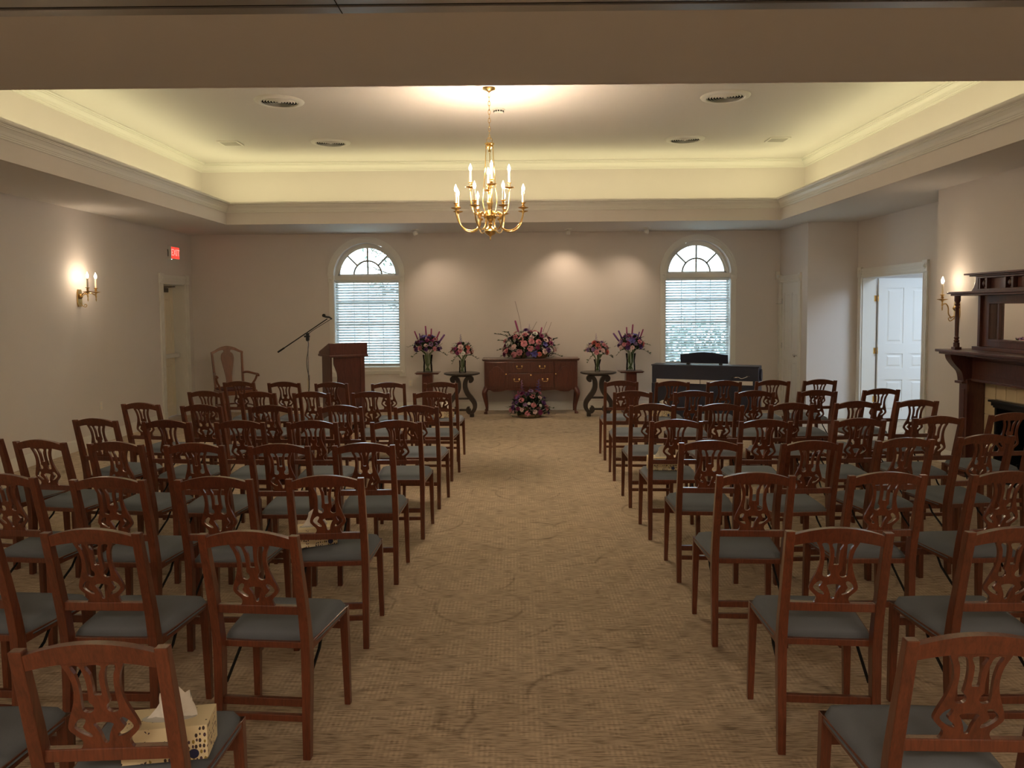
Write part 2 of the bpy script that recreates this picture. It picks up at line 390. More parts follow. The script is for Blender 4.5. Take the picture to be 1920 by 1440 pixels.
# ------------------------------------------------------------------ baseboards
def baseboard(name, fn, spans, label):
    mb = MB()
    for a, b in spans:
        fbox(mb, fn, a, b, 0, .115, 0, .016); fbox(mb, fn, a, b, .115, .135, 0, .012); fbox(mb, fn, a, b, .135, .148, 0, .007)
    struct(mb, name, 'trim_white', label)
baseboard('baseboard_left', F_LEFT, [(YF, D1[0] - .11), (D1[1] + .11, YB)], 'white baseboard along the left wall')
baseboard('baseboard_back', F_BACK, [(XL, XA)], 'white baseboard along the far wall')
baseboard('baseboard_closet', lambda u, v, w: (u, YA - w, v), [(XA, XR)], 'white baseboard on the closet wall end')
baseboard('baseboard_right', F_RIGHT, [(YF, YC0), (YC1, D3[0] - .13)], 'white baseboard along the right wall')
baseboard('baseboard_breast', F_BREAST, [(YC0, 6.2), (8.08, YC1)], 'white baseboard on the chimney breast')

# ------------------------------------------------------------------ doors
def casing(root, fn, d, cw=.115, head=.13, ear=.02, rosette=True):
    y0, y1, h = d
    for a, b in ((y0 - cw, y0), (y1, y1 + cw)):
        mb = MB(); fbox(mb, fn, a, b, 0, h, 0, .018)
        for k in (.16, .5, .84): fbox(mb, fn, a + cw * k - .014, a + cw * k + .014, .16, h - .01, .018, .027)
        fbox(mb, fn, a - .004, b + .004, 0, .16, 0, .028)
        mb.build('casing', 'trim_white', root, bevel=.003)
        mb = MB(); fbox(mb, fn, a - .008, b + .008, h, h + head + ear, 0, .034)
        blk = mb.build('corner_block', 'trim_white', root, bevel=.003)
        if rosette:
            mb = MB(); c = (a + b) / 2; cz = h + (head + ear) / 2
            for r, w in ((.042, .042), (.026, .048), (.012, .054)):
                ring = arc(c, cz, r, 0, 2 * PI, 20)[:-1]
                vs = [fn(u, v, .034) for u, v in ring] + [fn(u, v, w) for u, v in ring]; n = 20
                mb.add(vs, [tuple(range(n, 2 * n))] + [(i, (i + 1) % n, n + (i + 1) % n, n + i) for i in range(n)])
            mb.build('rosette', 'trim_white', blk)
    mb = MB(); fbox(mb, fn, y0, y1, h, h + head, 0, .018)
    for k in (.2, .5, .8): fbox(mb, fn, y0, y1, h + head * k - .014, h + head * k + .014, .018, .027)
    mb.build('head_casing', 'trim_white', root, bevel=.003)
def jamb(root, fn, d, depth):
    y0, y1, h = d
    mb = MB()
    fbox(mb, fn, y0, y0 + .012, 0, h, -depth, 0); fbox(mb, fn, y1 - .012, y1, 0, h, -depth, 0); fbox(mb, fn, y0, y1, h - .012, h, -depth, 0)
    mb.build('jamb', 'trim_white', root)
def panel_leaf(root, fn, u0, u1, z0, z1, w0, w1, rows, mat='door_white'):
    """leaf slab with recessed-and-raised panels on its +w face; rows = list of (v0, v1)"""
    mb = MB(); fbox(mb, fn, u0, u1, z0, z1, w0, w1 - .008)
    st = .11 * (u1 - u0) / .85; mid = (u0 + u1) / 2
    fbox(mb, fn, u0, u0 + st, z0, z1, w1 - .008, w1); fbox(mb, fn, u1 - st, u1, z0, z1, w1 - .008, w1); fbox(mb, fn, mid - st / 2, mid + st / 2, z0, z1, w1 - .008, w1)
    vs = [z0] + [v for r in rows for v in r] + [z1]
    for i in range(0, len(vs), 2):
        fbox(mb, fn, u0 + st, mid - st / 2, vs[i], vs[i + 1], w1 - .008, w1); fbox(mb, fn, mid + st / 2, u1 - st, vs[i], vs[i + 1], w1 - .008, w1)
    leaf = mb.build('door_leaf', mat, root)
    for v0, v1 in rows:
        for a, b in ((u0 + st, mid - st / 2), (mid + st / 2, u1 - st)):
            pm = MB(); g = .03
            o = [fn(u, v, w1 - .008) for u, v in rect(a + g, b - g, v0 + g, v1 - g)]; i_ = [fn(u, v, w1 - .001) for u, v in rect(a + g + .02, b - g - .02, v0 + g + .02, v1 - g - .02)]
            pm.add(o + i_, [(4, 5, 6, 7)] + [(k, (k + 1) % 4, 4 + (k + 1) % 4, 4 + k) for k in range(4)])
            pm.build('panel', mat, leaf)
    return leaf
# exit door (left)
d1 = thing('door_1', 'exit door tinted cream for the warm light, with push bar and closer at the far left', None, (0, 0, 0)); d1['kind'] = 'structure'
casing(d1, F_LEFT, D1); jamb(d1, F_LEFT, D1, .24)
lf = panel_leaf(d1, F_LEFT, D1[0] + .014, D1[1] - .014, .006, D1[2] - .014, -.24, -.195, [(.20, .88), (1.12, 1.98)], 'door_warm_tint')
mb = MB(); fbox(mb, F_LEFT, D1[0] + .04, D1[1] - .03, .985, 1.055, -.14, -.10)
for u in (D1[0] + .06, D1[1] - .09): fbox(mb, F_LEFT, u, u + .05, .99, 1.05, -.2, -.14)
mb.build('push_bar', 'plastic_white', d1, bevel=.006)
mb = MB(); fbox(mb, F_LEFT, D1[0] + .20, D1[0] + .50, 2.06, 2.13, -.196, -.125); cl = mb.build('door_closer', 'bronze', d1, bevel=.008)
MB().tube([F_LEFT(D1[0] + .3, 2.14, -.16), F_LEFT(D1[0] + .5, 2.15, -.08), F_LEFT(D1[1] - .1, 2.16, -.12)], .009, 6).build('closer_arm', 'bronze', cl)
# closet door
d2 = thing('door_2', 'white narrow panelled closet door right of the far window', None); d2['kind'] = 'structure'
casing(d2, F_CLOSET, D2, cw=.085, head=.11); jamb(d2, F_CLOSET, D2, .06)
panel_leaf(d2, F_CLOSET, D2[0] + .014, D2[1] - .014, .01, D2[2] - .014, -.05, -.01, [(.20, .86), (1.02, 1.98)])
MB().lathe([(.0, 0), (.030, 0), (.030, .006), (.010, .010), (.010, .035), (.026, .045), (.028, .06), (.016, .072), (0, .074)], 14, M=Matrix.Rotation(-PI / 2, 3, 'Y').to_4x4(), o=F_CLOSET(D2[0] + .075, .96, -.012)).build('door_knob', 'chrome', d2, smooth=True)
mb = MB(); fbox(mb, F_CLOSET, D2[0] + .11, D2[0] + .20, .95, .975, .02, .03); mb.build('lever_handle', 'chrome', d2, bevel=.004)
for z in (.32, 1.05, 1.80): mb = MB(); fbox(mb, F_CLOSET, D2[1] - .03, D2[1] - .005, z, z + .09, -.012, .004); mb.build('hinge', 'chrome', d2)
mb = MB(); mb.tube([F_CLOSET(D2[1] - .05, 1.80, 0), F_CLOSET(D2[1] - .05, 1.80, .11)], .006, 6); mb.build('hinge_stop', 'chrome', d2)
# doorway with the open leaf (right)
d3 = thing('door_3', 'white doorway with panelled door standing open, left of the mantel', None); d3['kind'] = 'structure'
casing(d3, F_RIGHT, D3, cw=.11, head=.13); jamb(d3, F_RIGHT, D3, .21)
LEAF = lambda u, v, w: (u, D3[1] - .05 - w, v)
panel_leaf(d3, LEAF, XR + .225, XR + 1.10, .012, D3[2] - .02, -.04, 0.0, [(.14, .62), (.80, 1.02), (1.18, 2.02)])
for z in (.28, 1.02, 1.82):
    MB().lathe([(.0, 0), (.009, 0), (.009, .09), (.012, .092), (0, .10)], 10, o=(XR + .216, D3[1] - .055, z)).build('hinge', 'brass', d3, smooth=True)
    MB().box(XR + .175, XR + .214, D3[1] - .016, D3[1] - .0125, z, z + .09).build('hinge_plate', 'brass', d3)

# ------------------------------------------------------------------ arched windows and their blinds
def window(idx, cx, label):
    r = thing('window_%d' % idx, label, None); r['kind'] = 'structure'
    def half_ring(r0, r1, y0, y1, name, mat='trim_white', par=r, n=32, bev=0.0):
        o = arc(cx, WZS, r1, 0, PI, n) + arc(cx, WZS, r0, PI, 0, n)
        return MB().cut(o, [], y1 - y0, XZ((y0 + y1) / 2)).build(name, mat, par)
    ac = half_ring(WHW, WHW + .105, YB - .02, YB, 'arch_casing'); half_ring(WHW + .075, WHW + .105, YB - .03, YB - .02, 'arch_bead', par=ac); half_ring(WHW, WHW + .025, YB - .028, YB - .02, 'arch_bead', par=ac)
    for s in (-1, 1):
        x0, x1 = sorted((cx + s * WHW, cx + s * (WHW + .09)))
        c = MB().box(x0, x1, YB - .018, YB, WZ0, WZS).box(x0 + .012, x1 - .012, YB - .026, YB - .018, WZ0, WZS).build('side_casing', 'trim_white', r, bevel=.002)
        for z0, z1, nm in ((WZS - .11, WZS + .012, 'spring_block'), (WZ0 - .15, WZ0 + .02, 'corner_block')):
            b = MB().box(x0 - .008, x1 + .008, YB - .036, YB, z0, z1).build(nm, 'trim_white', r, bevel=.003)
            MB().lathe([(0, 0), (.034, 0), (.034, .006), (.022, .010), (.010, .014), (0, .014)], 18, o=((x0 + x1) / 2, YB - .036, (z0 + z1) / 2), M=Matrix.Rotation(PI / 2, 3, 'X').to_4x4()).build('rosette', 'trim_white', b)
    MB().box(cx - WHW - .09, cx + WHW + .09, YB - .018, YB, WZ0 - .11, WZ0 - .012).box(cx - WHW - .09, cx + WHW + .09, YB - .030, YB, WZ0 - .075, WZ0 - .045).build('bottom_casing', 'trim_white', r, bevel=.002)
    MB().box(cx - WHW, cx + WHW, YB - .02, YB + .2, WZ0 - .012, WZ0 + .012).build('window_sill', 'trim_white', r, bevel=.003)
    # reveal and transom
    MB().box(cx - WHW, cx + WHW, YB + .01, YB + .2, WZS - .075, WZS).build('transom_bar', 'trim_white', r, bevel=.003)
    half_ring(WHW - .045, WHW - .002, YB + .10, YB + .19, 'arch_frame'); half_ring(WHW - .075, WHW - .04, YB + .13, YB + .17, 'arch_sash')
    mb = MB().box(cx - WHW + .03, cx + WHW - .03, YB + .13, YB + .17, WZS - .002, WZS + .035)
    mb.build('arch_sash_bottom', 'trim_white', r)
    # muntins in the fan light, greyed for their backlit shade
    for a in (PI / 4, PI / 2, 3 * PI / 4):
        p0 = Vector((cx + .24 * math.cos(a), YB + .15, WZS + .24 * math.sin(a))) if a != PI / 2 else Vector((cx, YB + .15, WZS + .03))
        p1 = Vector((cx + .49 * math.cos(a), YB + .15, WZS + .49 * math.sin(a)))
        MB().tube([p0, p1], .017, 6).build('muntin', 'grille', r)
    MB().tube([(u, YB + .15, v) for u, v in arc(cx, WZS + .02, .24, 0, PI, 24)], .017, 6).build('muntin', 'grille', r)
    MB().cut(arc(cx, WZS + .01, WHW - .05, 0, PI, 28), [], .004, XZ(YB + .15)).build('pane', 'window_glass', r)
    # lower double-hung sash behind the blind
    z0, z1 = WZ0 + .012, WZS - .075; zm = (z0 + z1) / 2 - .02
    for a, b in ((z0, zm), (zm, z1)):
        mb = MB(); mb.cut(rect(cx - WHW + .005, cx + WHW - .005, a, b), [rect(cx - WHW + .035, cx + WHW - .035, a + .022, b - .022)], .03, XZ(YB + .155)); sash = mb.build('sash', 'trim_white', r)
        MB().box(cx - WHW + .035, cx + WHW - .035, YB + .153, YB + .157, a + .022, b - .022).build('pane', 'window_glass', sash)
        for k in (-1, 0, 1): MB().box(cx + k * .25 - .008, cx + k * .25 + .008, YB + .146, YB + .164, a + .022, b - .022).build('muntin', 'grille', sash)
        MB().box(cx - WHW + .035, cx + WHW - .035, YB + .146, YB + .164, (a + b) / 2 - .008, (a + b) / 2 + .008).build('muntin', 'grille', sash)
    return r
window(1, WINX[0], 'arched white window with fan light behind the lectern')
window(2, WINX[1], 'arched white window with fan light behind the piano')
def blind(cx, tilt, label):
    b = thing('window_blind', label, 'window blind', (cx, YB + .062, WZ0 + .02), 0, 'white slatted blinds in the arched windows')
    hw = WHW - .012; top = WZS - .075 - WZ0 - .02
    MB().box(-hw, hw, -.028, .028, top - .05, top - .002).build('head_rail', 'blind_white', b, bevel=.003)
    n = 31; pitch = (top - .075) / n
    me = MB().box(-hw, hw, -.025, .025, -.0018, .0018, Matrix.Rotation(tilt, 4, 'X')).mesh('slat', 'blind_white')
    for i in range(n): link_mesh('slat', me, b, (0, 0, .035 + pitch * i + random.uniform(-.0015, .0015)))
    MB().box(-hw, hw, -.025, .025, 0, .018).build('bottom_rail', 'blind_white', b, bevel=.003)
    for x in (-hw * .62, hw * .62): MB().tube([(x, -.027, .01), (x, -.027, top - .03)], .0012, 5).build('ladder_cord', 'blind_white', b)
    MB().tube([(hw - .03, -.04, top - .04), (hw - .028, -.045, .55)], .003, 6).build('tilt_wand', 'plastic_white', b)
blind(WINX[0], -.80, 'white slatted blind in the window behind the lectern')
blind(WINX[1], -.72, 'white slatted blind in the window behind the piano')
for cx in WINX:
    p = lamp('window_portal', 'AREA', (cx, YB + .23, 1.8), 1, (1, 1, 1), rot=(-PI / 2, 0, 0), shape='RECTANGLE', size=1.2, size_y=2.3)
    p.data.cycles.is_portal = True

# ================================================================== FURNITURE AND FITTINGS
def wire_text(txt, size, mat, parent, fn, name='lettering', depth=.002):
    cu = bpy.data.curves.new('txt', 'FONT'); cu.body = txt; cu.size = size; cu.extrude = depth / 2; cu.align_x = 'CENTER'; cu.align_y = 'CENTER'
    ob = bpy.data.objects.new('txt', cu); me = bpy.data.meshes.new_from_object(ob)
    mb = MB().add([fn(*v.co) for v in me.vertices], [tuple(p.vertices) for p in me.polygons])
    bpy.data.objects.remove(ob); bpy.data.curves.remove(cu)
    return mb.build(name, mat, parent)

# ------------------------------------------------------------------ sideboard
sb = thing('sideboard', 'mahogany sideboard on cabriole legs, brass pulls, between the two dark tables', 'sideboard', (.25, 12.78, 0))
MB().box(-.775, .775, .0, .42, .40, .885).build('body', 'mahogany', sb, bevel=.004)
MB().box(-.800, .800, -.025, .43, .885, .900).box(-.812, .812, -.037, .43, .900, .918).build('top', 'mahogany', sb, bevel=.005)
ap = [(-.70, .40)] + smooth_path([(-.68, .40), (-.62, .372), (-.5, .375), (-.40, .395), (-.2, .385), (0, .36), (.2, .385), (.40, .395), (.5, .375), (.62, .372), (.68, .40)], 4, False) + [(.70, .40), (.70, .42), (-.70, .42)]
MB().cut(ap, [], .02, XZ(.012)).build('apron', 'mahogany', sb)
for x0, x1, s in ((-.745, -.395, 1), (.395, .745, -1)):
    dr = MB().box(x0, x1, -.014, .001, .43, .865).build('cabinet_door', 'mahogany', sb, bevel=.003)
    a, b = x0 + .05, x1 - .05; c = (a + b) / 2; R = (b - a) / 2
    o = [(a, .47), (b, .47), (b, .70)] + [(b - .03, .715), (b - .04, .74)] + arc(c, .72, R - .05, .55, PI - .55, 12) + [(a + .04, .74), (a + .03, .715), (a, .70)]
    MB().cut(o, [], .014, XZ(-.018)).build('raised_panel', 'mahogany', dr, bevel=.004)
    MB().lathe([(0, 0), (.007, 0), (.006, .010), (.013, .016), (.012, .024), (0, .027)], 12, o=((x1 - .018 if s > 0 else x0 + .018), -.014, .665), M=Matrix.Rotation(PI / 2, 3, 'X').to_4x4()).build('knob', 'brass', dr, smooth=True)
def bail_pull(x, z, par):
    mb = MB()
    for s in (-1, 1): mb.lathe([(0, 0), (.016, 0), (.014, .006), (.005, .009), (.005, .018), (0, .019)], 10, o=(x + s * .042, -.014, z), M=Matrix.Rotation(PI / 2, 3, 'X').to_4x4())
    mb.tube([(x - .042, -.032, z), (x - .046, -.036, z - .020), (x - .028, -.038, z - .038), (x + .028, -.038, z - .038), (x + .046, -.036, z - .020), (x + .042, -.032, z)], .005, 6)
    mb.build('bail_pull', 'brass', par, smooth=True)
for x0, x1, z0, z1, pulls in ((-.37, -.004, .685, .865, [-.19]), (.004, .37, .685, .865, [.19]), (-.37, .37, .44, .672, [-.235, .235])):
    dw = MB().box(x0, x1, -.014, .001, z0, z1).build('drawer', 'mahogany', sb, bevel=.003)
    for p in pulls: bail_pull(p, z0 + (z1 - z0) * .6, dw)
MB().lathe([(0, 0), (.012, 0), (.012, .004), (0, .005)], 12, o=(0, -.014, .648), M=Matrix.Rotation(PI / 2, 3, 'X').to_4x4()).build('keyhole_plate', 'brass', sb)
for sx in (-1, 1):
    for fy in (0, 1):
        y0 = .03 if fy == 0 else .385; k = 1 if fy == 0 else .5
        pts = [(.74, 0, .44), (.757, -.012 * k, .40), (.775, -.030 * k, .365), (.778, -.034 * k, .32), (.762, -.020 * k, .22), (.745, 0, .12), (.742, .004, .05), (.750, -.008 * k, .028), (.757, -.02 * k, .012), (.757, -.02 * k, 0)]
        rr = [.042, .046, .043, .038, .028, .020, .018, .026, .034, .030]
        P = smooth_path([(sx * p[0], y0 + p[1] * (1 if fy == 0 else -1), p[2]) for p in pts], 3, False)
        R2 = [v[0] for v in smooth_path([(r, 0, 0) for r in rr], 3, False)]
        MB().tube(P, R2, 10).build('leg', 'mahogany', sb, smooth='all')

# ------------------------------------------------------------------ scroll tables
def scroll_table(x, y, label):
    t = thing('scroll_table', label, 'table', (x, y, 0), 0, 'dark round scroll-leg tables')
    MB().lathe([(0, .688), (.26, .688), (.272, .694), (.29, .700), (.293, .712), (.288, .722), (0, .724)], 40).build('table_top', 'ebony_wood', t, smooth=True)
    cl = smooth_path([(-.118, .585), (-.140, .572), (-.168, .590), (-.168, .628), (-.128, .650), (-.080, .622), (-.055, .560), (-.056, .470), (-.090, .385), (-.150, .305), (-.200, .225), (-.205, .145), (-.165, .080), (-.110, .070), (-.078, .110), (-.092, .150), (-.120, .148)], 5, False)
    n = len(cl); L, R = [], []
    for i, p in enumerate(cl):
        a = Vector(cl[max(i - 1, 0)]); b = Vector(cl[min(i + 1, n - 1)]); d = (b - a).normalized(); q = i / (n - 1)
        w = .017 + .022 * math.sin(PI * min(max((q - .12) / .76, 0), 1))
        L.append((p[0] - d.y * w, p[1] + d.x * w)); R.append((p[0] + d.y * w, p[1] - d.x * w))
    for s in (-1, 1):
        mb = MB()
        for i in range(n - 1):
            q = [L[i], L[i + 1], R[i + 1], R[i]]
            vs = [(-s * u, yy, v) for yy in (-.045, .045) for u, v in q]
            fs = [(0, 1, 2, 3), (7, 6, 5, 4), (0, 4, 5, 1), (2, 6, 7, 3)]
            if i == 0: fs.append((0, 3, 7, 4))
            if i == n - 2: fs.append((1, 5, 6, 2))
            mb.add(vs, fs)
        g = mb.build('scroll_leg', 'ebony_wood', t, smooth=True)
        for zc, xc in ((.597, -.140), (.112, -.112)):
            MB().lathe([(0, -.047), (.030, -.047), (.030, .047), (0, .047)], 16, o=(-s * xc, 0, zc), M=Matrix.Rotation(PI / 2, 3, 'X').to_4x4()).build('volute', 'ebony_wood', g, smooth=True)
        MB().box(-s * -.19, -s * -.125, -.05, .05, 0, .062).build('foot', 'ebony_wood', g, bevel=.006)
    MB().box(-.13, .13, -.020, .020, .285, .318).build('stretcher', 'ebony_wood', t, bevel=.004)
    MB().box(-.10, .10, -.020, .020, .098, .130).build('stretcher', 'ebony_wood', t, bevel=.004)
    MB().box(-.13, .13, -.06, .06, .655, .690).build('cleat', 'ebony_wood', t, bevel=.004)
scroll_table(-.875, 12.45, 'dark round table with scroll legs left of the mahogany sideboard')
scroll_table(1.335, 12.45, 'dark round table with scroll legs right of the mahogany sideboard')

# ------------------------------------------------------------------ pedestals
def pedestal(x, y, label):
    p = thing('pedestal', label, 'pedestal', (x, y, 0), 0, 'square wooden flower pedestals')
    MB().box(-.20, .20, -.16, .16, .69, .704).box(-.185, .185, -.145, .145, .676, .690).build('top', 'mahogany', p, bevel=.003)
    MB().bar([(0, 0, .06), (0, 0, .5), (0, 0, .68)], [.185, .18, .175], [.185, .18, .175]).build('column', 'mahogany', p, bevel=.004)
    MB().box(-.14, .14, -.14, .14, 0, .03).box(-.12, .12, -.12, .12, .03, .062).build('base', 'mahogany', p, bevel=.004)
pedestal(-1.468, 12.82, 'square mahogany pedestal under the purple bouquet, near the lectern window')
pedestal(1.915, 12.82, 'square mahogany pedestal under the purple bouquet beside the piano')

# ------------------------------------------------------------------ lectern
lc = thing('lectern', 'dark wooden lectern with slanted top in front of the left window', 'lectern', (-2.50, 11.12, 0), math.radians(30))
MB().cut([(-.275, 1.115), (.275, 1.115), (.275, 1.15), (-.215, 1.285), (-.275, 1.285)], [], .55, lambda u, v, w: (w, u, v)).build('desk', 'lectern_wood', lc, bevel=.006)
MB().box(-.285, .285, -.285, .285, 1.085, 1.118).build('desk_moulding', 'lectern_wood', lc, bevel=.008)
for s in (-1, 1): MB().box(s * .232 - .010, s * .232 + .010, -.20, .235, .05, 1.09).build('side_panel', 'lectern_wood', lc, bevel=.004)
o = [(.236, .05), (.236, 1.09), (-.212, 1.09)] + smooth_path([(-.212, 1.06), (-.210, .99), (-.190, .93), (-.166, .86), (-.160, .79), (-.170, .71), (-.196, .63), (-.206, .55), (-.200, .42), (-.180, .34), (-.175, .26), (-.205, .18)], 4, False) + [(-.212, .05)]
MB().cut(o, [], .024, XZ(-.232)).build('front_panel', 'lectern_wood', lc, bevel=.003)
MB().box(.175, .236, -.258, -.244, .05, 1.085).build('stile', 'lectern_wood', lc, bevel=.003)
MB().box(-.275, .275, -.285, .265, 0, .05).build('base', 'lectern_wood', lc, bevel=.008)

# ------------------------------------------------------------------ microphone stand
ms = thing('microphone_stand', 'black boom microphone stand beside the lectern', 'microphone', (-2.825, 10.45, 0))
for k in range(3):
    a = 2 * PI * k / 3 + .5
    MB().tube([(0, 0, .16), (.28 * math.cos(a), .28 * math.sin(a), .012)], .009, 8).build('leg', 'black_metal', ms, smooth=True)
MB().lathe([(0, .02), (.016, .02), (.018, .20), (.014, .22), (.014, .80), (.018, .81), (.018, .87), (.009, .88), (.009, 1.36), (0, 1.36)], 12).build('pole', 'chrome', ms, smooth=True)
MB().lathe([(0, 1.33), (.02, 1.335), (.026, 1.36), (.022, 1.41), (.026, 1.44), (0, 1.45)], 10).box(-.045, .03, -.012, .012, 1.385, 1.41).build('clutch', 'black_plastic', ms, smooth=True)
B0, B1 = Vector((-.41, 0, 1.185)), Vector((.275, 0, 1.635))
MB().tube([B0, B0.lerp(B1, .13), B0.lerp(B1, .131), B1], [.012, .012, .008, .007], 8).build('boom', 'black_metal', ms, smooth=True)
mc = MB().tube([B1 + Vector((-.035, -.01, .03)), B1 + Vector((.03, -.01, .02)), B1 + Vector((.065, -.01, -.005))], [.014, .013, .010], 10).build('microphone', 'black_plastic', ms, smooth=True)
MB().lathe([(0, -.024), (.018, -.018), (.025, 0), (.018, .018), (0, .024)], 12, o=tuple(B1 + Vector((-.045, -.01, .045)))).build('grille_ball', 'black_metal', mc, smooth='all')
cab = [(B1.x + .06, -.01, B1.z), (.20, -.015, 1.555), (.05, -.015, 1.46), (0, -.02, 1.40)] + [(.016 * math.cos(i * 1.3), -.018, 1.30 - i * .11) for i in range(11)] + [(.06, -.06, .03), (.4, -.2, .006)]
MB().tube(smooth_path(cab, 4, False), .0045, 6).build('cable', 'black_plastic', ms, smooth=True)

# ------------------------------------------------------------------ armchair by the far wall
ac = thing('armchair', 'carved wooden armchair with vase-shaped splat by the far left wall', 'chair', (-4.60, 12.52, 0), math.radians(-141))
def aly(z): return -.22 - max(0, z - .45) * .16
for s in (-1, 1):
    MB().bar([(s * .225, -.24, 0), (s * .225, -.225, .25), (s * .225, -.22, .45), (s * .235, aly(.8), .8), (s * .245, aly(1.08), 1.08)], [.034, .034, .036, .032, .028], .036).build('back_post', 'armchair_wood', ac, bevel=.005)
    P = smooth_path([(s * .255, .24, .46), (s * .272, .238, .38), (s * .268, .242, .28), (s * .250, .235, .12), (s * .250, .24, .04), (s * .258, .25, .0)], 3, False)
    MB().tube(P, [v[0] for v in smooth_path([(.03, 0, 0), (.034, 0, 0), (.028, 0, 0), (.018, 0, 0), (.018, 0, 0), (.028, 0, 0)], 3, False)], 10).build('leg', 'armchair_wood', ac, smooth='all')
    MB().tube(smooth_path([(s * .236, aly(.72), .72), (s * .27, -.12, .735), (s * .325, .05, .715), (s * .335, .16, .71), (s * .33, .20, .69)], 4, False), .019, 8).build('armrest', 'armchair_wood', ac, smooth='all')
    MB().tube(smooth_path([(s * .33, .13, .70), (s * .31, .10, .62), (s * .255, .06, .52), (s * .25, .07, .44)], 4, False), .017, 8).build('arm_support', 'armchair_wood', ac, smooth='all')
cr = smooth_path([(-.262, 1.075), (-.20, 1.10), (-.12, 1.145), (0, 1.17), (.12, 1.145), (.20, 1.10), (.262, 1.075)], 4, False) + smooth_path([(.262, 1.04), (.20, 1.06), (.12, 1.095), (0, 1.11), (-.12, 1.095), (-.20, 1.06), (-.262, 1.04)], 4, False)
MB().cut(cr, [], .03, lambda u, v, w: (u, aly(v) + w, v)).build('crest_rail', 'armchair_wood', ac, bevel=.004)
vp = [(.055, .50), (.05, .62), (.065, .74), (.092, .88), (.105, .97), (.092, 1.04), (.055, 1.075), (.065, 1.11)]
vp = smooth_path(vp, 4, False)
MB().cut([(u, v) for u, v in vp] + [(-u, v) for u, v in vp[::-1]], [], .016, lambda u, v, w: (u, aly(v) + w, v)).build('splat', 'armchair_wood', ac, bevel=.003)
MB().box(-.25, .25, -.24, -.20, .42, .51).box(-.265, .265, .215, .255, .40, .47).box(-.262, -.225, -.22, .23, .40, .47).box(.225, .262, -.22, .23, .40, .47).build('seat_frame', 'armchair_wood', ac, bevel=.004)
MB().box(-.235, .235, -.20, .23, .455, .495).build('seat', 'arm_seat_fabric', ac, bevel=.018, seg=3)
for z, y in ((.20, -.228),): MB().box(-.215, .215, y - .012, y + .012, z, z + .024).build('stretcher', 'armchair_wood', ac, bevel=.003)
for s in (-1, 1): MB().box(s * .235 - .011, s * .235 + .011, -.22, .225, .20, .224).build('stretcher', 'armchair_wood', ac, bevel=.003)

# ------------------------------------------------------------------ digital piano (its back towards the room)
pn = thing('digital_piano', 'black digital piano seen from behind under the right window', 'piano', (2.74, 11.22, 0), math.radians(-24))
MB().box(-.765, .765, 0, .40, .60, .885).box(-.775, .775, -.012, .30, .885, .905).build('case', 'piano_black', pn, bevel=.006)
MB().box(-.72, .72, .012, .035, .12, .60).build('back_board', 'piano_black', pn)
for s in (-1, 1):
    MB().box(s * .735 - .03, s * .735 + .03, -.02, .42, .05, .63).build('side_panel', 'piano_black', pn, bevel=.005)
    MB().box(s * .735 - .035, s * .735 + .035, -.06, .46, 0, .05).build('foot', 'piano_black', pn, bevel=.008)
MB().box(-.70, .70, .02, .05, .06, .13).build('pedal_rail', 'piano_black', pn, bevel=.004)
for a, b in ((-.695, -.055), (-.045, .385), (.395, .69)): MB().box(a, b, -.012, .002, .632, .690).build('back_strip', 'grey_panel', pn, bevel=.002)
mr = [(-.345, .925), (.345, .925), (.345, 1.055), (.30, 1.058)] + smooth_path([(.25, 1.065), (.12, 1.085), (0, 1.092), (-.12, 1.085), (-.25, 1.065)], 3, False) + [(-.30, 1.058), (-.345, 1.055)]
r_ = MB().cut(mr, [], .014, lambda u, v, w: (u - .02, .14 - (v - .925) * .25 + w, v)).build('music_rest', 'piano_black', pn, bevel=.003)
for x in (-.25, .22): MB().box(x - .025, x + .025, .125, .16, .900, .935).build('rest_hinge', 'black_plastic', r_)
MB().lathe([(0, 0), (.085, 0), (.088, .03), (0, .034)], 20, o=(.766, .17, .77), M=Matrix.Rotation(PI / 2, 3, 'Y').to_4x4()).build('end_cap', 'piano_black', pn, smooth=True)
for x, z in ((.43, .735), (.60, .755)):
    MB().box(x, x + .05, -.010, .002, z, z + .014).build('socket', 'chrome', pn)
MB().tube(smooth_path([(.45, -.014, .74), (.40, -.03, .752), (.385, -.02, .69), (.39, -.02, .55), (.41, -.01, .35), (.43, -.01, .1)], 4, False), .005, 6).build('cable', 'black_plastic', pn, smooth=True)
MB().tube(smooth_path([(.44, -.013, .738), (.49, -.03, .747), (.53, -.02, .73), (.57, -.03, .738), (.62, -.012, .758)], 4, False), .004, 6).build('cable', 'plastic_white', pn, smooth=True)
MB().tube(smooth_path([(-.60, .02, .40), (-.74, .05, .30), (-.95, .8, .25), (-1.15, 1.66, .43)], 4, False), .005, 6).build('power_cord', 'black_plastic', pn, smooth=True)

